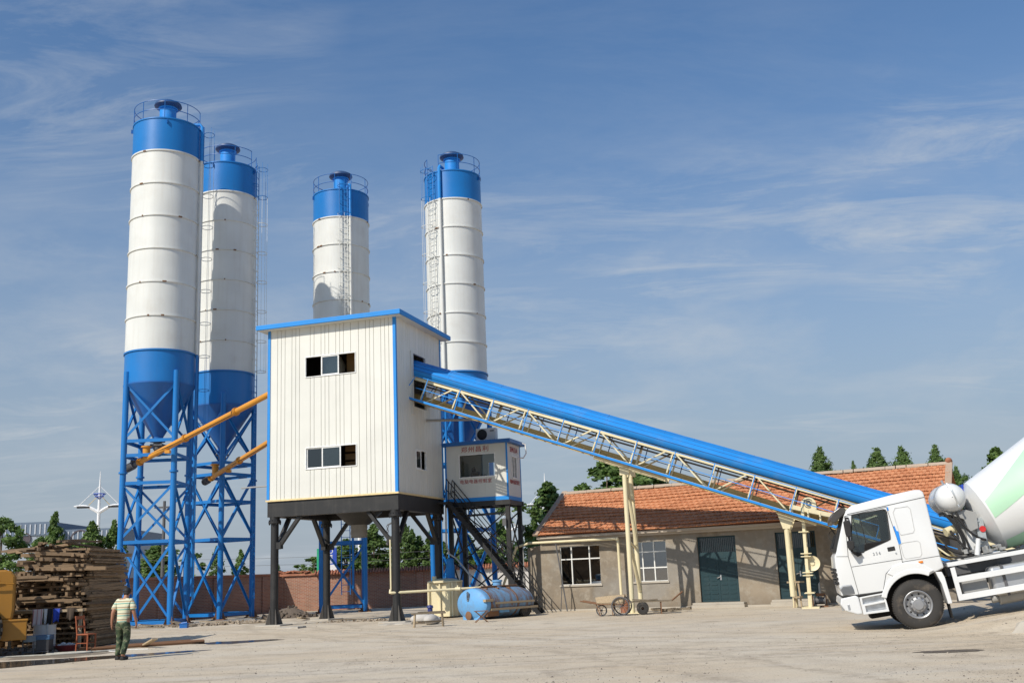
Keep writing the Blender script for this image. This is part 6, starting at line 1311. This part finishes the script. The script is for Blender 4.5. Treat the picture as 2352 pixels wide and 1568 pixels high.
m_ = MB(); oval([(1.0, .2), (1.03, .2), (1.03, .26), (1.0, .26)], m_); oval([(1.0, 1.6), (1.02, 1.6), (1.02, 1.65), (1.0, 1.65)], m_); m_.build('rim_band', RUST, WT, 30)
m_ = MB(); m_.bx((.3, -.12, cz + B_ - .02), (2.3, .12, cz + B_ + .03))
for x in (.4, 1.0, 1.6): m_.bx((x, -.4, cz + B_ - .06), (x + .05, .4, cz + B_ + .0))
m_.tube((.3, -.2, cz + B_ + .05), (2.2, -.2, cz + B_ + .05), .02, n=6); m_.build('top_walkway', RUST, WT)
m_ = MB(); m_.lathe([(.17, 0), (.17, .22), (.2, .22), (.2, .28), (.01, .3)], 20, M4.Translation((1.35, 0, cz + B_ - .02))); m_.build('filler_cap', SKY, WT)
m_ = MB(); m_.lathe([(.001, 0), (.15, 0), (.16, -.03), (.13, -.05), (.001, -.05)], 20, M4.Translation((-.15, .02, cz - .40)) @ M4.Rotation(R(90), 4, 'Y')); m_.build('outlet_flange', RUST, WT)
m_ = MB(); m_.ring((-.19, .0, cz + .28), .16, .018, 16, 5, ax=M4.Rotation(R(90), 3, 'Y') @ M4.Diagonal((1, .35, 1)).to_3x3())
for i in range(4): m_.ring((-.2, 0, cz + .16 + i * .08), .045, .014, 10, 4, ax=M4.Rotation(R(90), 3, 'Y'))
m_.build('chain', STEEL, WT)
m_ = MB(); m_.bx((.2, -A_ - .02, cz - .24), (2.7, -A_ + .32, cz - .16)); m_.bx((.4, -A_ - .04, cz - .02), (2.5, -A_ + .06, cz + .05)); m_.bx((-.1, -A_ - .04, cz + .08), (.3, -A_ + .1, cz + .17)); m_.build('side_plank', BOARD, WT, 0)
m_ = MB(); m_.bx((.0, -.45, .12), (2.7, -.3, .3)); m_.bx((.0, .3, .12), (2.7, .45, .3)); m_.bx((.1, -.7, cz - .45), (.7, -.35, cz - .1)); m_.build('chassis', RUST, WT, 0)
m_ = MB(); m_.bx((-.05, -.45, .0), (.25, .45, .14)); m_.build('support_block', SKY, WT, 0)
for y in (-.66, .66):
    m_ = MB(); m_.lathe([(.001, -.08), (.15, -.08), (.17, -.1), (.27, -.1), (.28, -.06), (.28, .06), (.27, .1), (.17, .1), (.15, .08), (.001, .08)], 28, M4.Translation((2.1, y, .28)) @ M4.Rotation(R(90), 4, 'X')); m_.build('wheel', TYRE, WT)
m_ = MB(); m_.bx((.7, -A_ + .05, .22), (1.2, -A_ + .4, .5)); m_.build('tool_box', SKY, WT, 0, .01)
# cream admixture tank, pump, pipe
p = at(1024, 1410, 43.5); AT = thing('admixture_tank', 'cream steel admixture tank with flanged ribs behind the blue tank trailer', 'tank', (p.x, 43.5, 0), R(-14))
m_ = MB(); m_.prism([(-.62, -.35), (-.38, -.58), (.38, -.58), (.62, -.35), (.62, .35), (.38, .58), (-.38, .58), (-.62, .35)], .05, 1.36, lambda a, b, c_: (a, c_, b)); m_.build('body', CREAM, AT, 0, .01)
m_ = MB(); m_.lathe([(.72, 1.36), (.72, 1.42), (.3, 1.52), (.01, 1.53)], 24); m_.build('lid', CREAM, AT)
m_ = MB()
for a in (-.5, -.02, .5): m_.bx((a - .03, -.66, .06), (a + .03, -.56, 1.36))
m_.bx((-.66, -.05, .06), (-.58, .05, 1.36)); m_.build('rib', CREAM, AT, 0)
m_ = MB(); m_.tube((-.35, -.3, 1.4), (-.35, -.3, 1.62), .09, n=14); m_.build('inlet', CREAM, AT)
p = at(1035, 1333, 44.6); PU = thing('pump_motor', 'upright blue pump motor behind the cream admixture tank', 'pump', (p.x, 44.6, 0))
m_ = MB(); m_.lathe([(.2, 0), (.2, 1.35), (.28, 1.4), (.28, 1.5), (.18, 1.55), (.18, 2.0), (.15, 2.15), (.15, 2.3), (.06, 2.36), (.01, 2.36)], 20); m_.build('casing', BLUE2, PU)
m_ = MB(); m_.path([(-.1, -.25, 4.4), (-.12, -.25, 2.9), (.0, -.3, 2.5), (.3, -.5, 2.3), (.9, -1.0, 1.55)], .035, 7); m_.build('grey_hose', flat('grey_conduit', (.4, .4, .4), .5), PU)
t = thing('cream_pipe', 'horizontal cream pipe from the front right black column to the blue tank', 'pipe', (0, 0, 0)); a = TW_(-.35, .02, 1.08); b = at(1168, 1345, 41.6)
m_ = MB(); m_.path([TW_(-.41, .1, 1.2), TW_(-.41, .06, 1.08), a, a.lerp(b, .5), b, b + V((.06, .05, -.06)), b + V((.07, .06, -.30))], .05, 9); m_.build('pipe_run', CREAM, t)
m_ = MB(); q_ = a.lerp(b, .56); m_.tube(q_ - V((.1, 0, 0)), q_ + V((.1, 0, 0)), .075, n=12); m_.tube(q_, q_ + V((0, 0, .14)), .03, n=8); m_.build('valve', CREAM, t)
# bench, sacks, small stand
BE = thing('sawhorse_bench', 'low weathered plank bench in front of the cream tank', 'bench', (-3.15, 35.95, 0), R(5))
m_ = MB(); m_.box((0, 0, .43), (1.15, .34, .04)); m_.box((.1, .03, .47), (.9, .12, .04), M4.Rotation(.12, 3, 'Z')); m_.build('top', BOARD, BE, 0)
for x in (-.45, .45):
    for y in (-.13, .13): m_ = MB(); m_.beam((x * 1.06, y * 1.3, 0), (x, y, .41), .06, .05); m_.build('leg', BOARD, BE, 0)
m_ = MB(); m_.box((0, .16, .16), (1.0, .03, .05)); m_.build('stretcher', BOARD, BE, 0)
for i, (px, py, Y, l_) in enumerate(((968, 1408, 38.6, 'grey white cement sack slumped left of the cream tank'), (990, 1415, 37.6, 'pale torn sack on the ground behind the bench'))):
    p = at(px, py, Y); m_ = MB(); m_.sphere((0, 0, .16), .34, 18, 12, (1.2, .7, .55)); m_.sphere((.25, -.1, .14), .22, 14, 10, (1, .8, .6)); o = m_.build('cement_sack', paint('sack_white', (.5, .47, .43), .9, (.3, .25, .2), .5, 4), None, 60); o.location = (p.x, Y, 0); o.rotation_euler = (0, 0, i * 1.3); tag(o, l_, 'sack')
p = at(988, 1400, 39.2); o = thing('small_pump', 'small dark blue pump beside the cream tank', 'pump', (p.x, 39.2, 0)); m_ = MB(); m_.lathe([(.13, 0), (.13, .3), (.09, .34), (.09, .5), (.12, .52), (.1, .6), (.01, .62)], 16); m_.build('casing', flat('navy_pump', (.03, .04, .16), .4), o); m_ = MB(); m_.bx((-.2, -.15, 0), (.2, .15, .05)); m_.build('base', RUST, o, 0)
p = at(1106, 1424, 37.6); o = thing('folding_stand', 'small rusty folding stand in front of the blue tank', 'stand', (p.x, 37.6, 0), R(10))
m_ = MB(); m_.bx((-.24, -.14, .37), (.24, .14, .39)); m_.build('top', RUST, o, 0)
m_ = MB()
for y in (-.13, .13): m_.beam((-.22, y, 0), (.2, y, .37), .022, .022); m_.beam((.22, y, 0), (-.2, y, .37), .022, .022)
m_.build('crossed_legs', RUST, o, 0)

# ------------------------------------------------------------------ hand carts under the conveyor
def spoked(m2, x, y, r_, n=8):
    m2.ring((x, y, r_), r_ - .025, .025, 28, 6, ax=M4.Rotation(R(90), 3, 'X')); m2.tube((x, y - .05, r_), (x, y + .05, r_), .04, n=8)
    for i in range(n): a = 2 * PI * i / n; m2.tube((x, y, r_), (x + (r_ - .02) * math.cos(a), y, r_ + (r_ - .02) * math.sin(a)), .008, n=4)
p = at(1402, 1413, 38.3); o = thing('wheelbarrow', 'wooden box handcart with spoked wheels left of the conveyor leg', 'handcart', (p.x, 38.3, 0), R(-12))
m_ = MB(); m_.bx((-.42, -.3, .42), (.5, .3, .46)); m_.plate([(-.42, .46), (.5, .46), (.58, .72), (-.46, .66)], [], -.32, -.29); m_.plate([(-.42, .46), (.5, .46), (.58, .72), (-.46, .66)], [], .29, .32); m_.bx((.48, -.3, .46), (.52, .3, .72)); m_.build('tray', BOARD, o, 0)
for y in (-.28, .28): m_ = MB(); m_.path([(.5, y, .40), (-.3, y, .42), (-.75, y, .50), (-1.0, y, .55)], .025, 7); m_.build('handle', RUST, o)
for y in (-.36, .36): m_ = MB(); spoked(m_, .42, y, .33, 10); m_.build('wheel', STEEL, o)
m_ = MB(); spoked(m_, -.30, .0, .2, 6); m_.build('wheel', STEEL, o)
m_ = MB()
for y in (-.22, .22): m_.beam((-.45, y, .42), (-.32, y, .02), .03, .03); m_.beam((.1, y, .42), (.12, y, .02), .03, .03)
m_.build('leg', RUST, o, 0)
p = at(1490, 1408, 38.6); o = thing('flat_cart', 'flatbed handcart with rubber wheels and loose boards right of the conveyor leg', 'handcart', (p.x, 38.6, 0), R(-6))
m_ = MB(); m_.bx((-.6, -.35, .42), (.85, .35, .46)); m_.box((-.3, -.05, .5), (.5, .4, .04), M4.Rotation(.06, 3, 'Y')); m_.box((.15, 0, .49), (.4, .5, .03), M4.Rotation(-.05, 3, 'Y')); m_.build('deck', BOARD, o, 0)
for y in (-.4, .4): m_ = MB(); m_.lathe([(.05, -.05), (.12, -.05), (.13, -.06), (.2, -.05), (.215, 0), (.2, .05), (.13, .06), (.12, .05), (.05, .05)], 28, M4.Translation((-.2, y, .215)) @ M4.Rotation(R(90), 4, 'X')); m_.lathe([(.001, -.04), (.05, -.05)], 12, M4.Translation((-.2, y, .215)) @ M4.Rotation(R(90), 4, 'X')); m_.build('wheel', TYRE, o)
m_ = MB(); m_.beam((.45, -.3, .42), (.45, -.3, 0), .04, .04); m_.beam((.45, .3, .42), (.45, .3, 0), .04, .04); m_.beam((-.2, -.4, .215), (-.2, .4, .215), .04, .04); m_.beam((-.2, -.3, .22), (-.2, -.3, .42), .05, .05); m_.beam((-.2, .3, .22), (-.2, .3, .42), .05, .05); m_.build('undercarriage', RUST, o, 0)
m_ = MB(); m_.tube((.85, .0, .44), (1.25, .4, .72), .03, n=7); m_.build('pull_bar', RUST, o)
m_ = MB()
for i in range(26): m_.box((5.5 + ru(-.7, .7), 40.0 + ru(-.4, .4), .04 + ru(0, .1)), (ru(.05, .5), ru(.05, .14), ru(.02, .08)), M4.Rotation(ru(-1, 1), 3, 'Z'))
tag(m_.build('offcuts', BOARD, None, 0), kind='stuff')
p = at(1436, 1400, 40.6); o = thing('clay_pot', 'reddish bucket between the two conveyor legs', 'bucket', (p.x, 40.6, 0)); m_ = MB(); m_.lathe([(.01, 0), (.17, 0), (.2, .45), (.185, .45), (.16, .03), (.01, .03)], 20); m_.build('body', flat('terracotta', (.32, .13, .07), .8), o)
# things before the second door
p = at(1833, 1396, 38.6); o = thing('sawhorse', 'narrow dark wooden trestle beside the hanging conveyor tube', 'trestle', (p.x, 38.6, 0), R(-20))
m_ = MB(); m_.bx((-.3, -.06, .86), (.3, .06, .92)); m_.bx((-.14, -.14, .34), (.2, .14, .40)); m_.build('top', BOARD, o, 0)
m_ = MB()
for x in (-.1, .14): m_.beam((x, 0, 0), (x * .6, 0, .88), .06, .06)
m_.build('leg', BOARD, o, 0)
p = at(1884, 1394, 38.4); o = thing('hand_winch', 'small dark hand winch on the ground by the conveyor mast', 'winch', (p.x, 38.4, 0), R(-15))
m_ = MB(); m_.tube((-.18, 0, .22), (.18, 0, .22), .12, n=16); m_.tube((-.2, 0, .22), (-.17, 0, .22), .2, n=20); m_.tube((.17, 0, .22), (.2, 0, .22), .2, n=20); m_.build('spool', STEEL, o)
m_ = MB(); m_.bx((-.28, -.22, 0), (.28, .22, .05)); m_.bx((-.25, -.06, .05), (-.21, .06, .4)); m_.bx((.21, -.06, .05), (.25, .06, .4)); m_.box((.05, .05, .42), (.3, .2, .1), M4.Rotation(.2, 3, 'Z')); m_.build('frame', RUST, o, 0)
p = at(1905, 1384, 40.6); o = thing('plastic_tank', 'upright grey white plastic container against the house wall behind the truck', 'container', (p.x, 40.6, 0), R(-27))
m_ = MB(); m_.lathe([(.01, 0), (.42, 0), (.44, .04), (.44, .75), (.40, .84), (.15, .88), (.15, .94), (.01, .94)], 28); m_.build('body', paint('milky_plastic', (.5, .5, .49), .6, (.3, .27, .2), .3, 3), o)
# broken concrete edge at the lower right
def gslab(name, label, pts, h):
    m_ = MB(); P_ = []
    for i in range(len(pts)):
        for j in range(4): f = j / 4; q_ = pts[(i + 1) % len(pts)]; P_.append((pts[i][0] + (q_[0] - pts[i][0]) * f + ru(-.05, .05), pts[i][1] + (q_[1] - pts[i][1]) * f + ru(-.05, .05)))
    n = len(P_); b0 = [V((x, y, gz(x, y) - .05)) for x, y in P_]; c_ = sum(b0, V()) / n
    t_ = [p + (c_ - p) * ru(.04, .16) + V((0, 0, h * ru(.75, 1.15) + .05)) for p in b0]
    m_.add(b0 + t_, [tuple(range(n, 2 * n))] + [(i, (i + 1) % n, n + (i + 1) % n, n + i) for i in range(n)]); o = m_.build(name, CONC, None, 0, .01); return tag(o, label, 'slab')
gslab('concrete_slab', 'broken concrete slab edge under the truck at the right border', [(9.6, 21.6), (10.3, 21.35), (11.2, 21.2), (12.2, 21.0), (13.4, 21.1), (13.4, 22.6), (11.8, 22.7), (10.4, 22.4)], .19)
gslab('concrete_slab', 'pale concrete footing slab in front of the front left tower column', [(-8.9, 38.9), (-8.0, 38.7), (-7.9, 39.5), (-8.8, 39.7)], .06)
gslab('concrete_slab', 'flat pale slab in front of the front right tower column', [(-5.2, 38.2), (-3.9, 38.3), (-3.8, 39.2), (-5.0, 39.3)], .05)
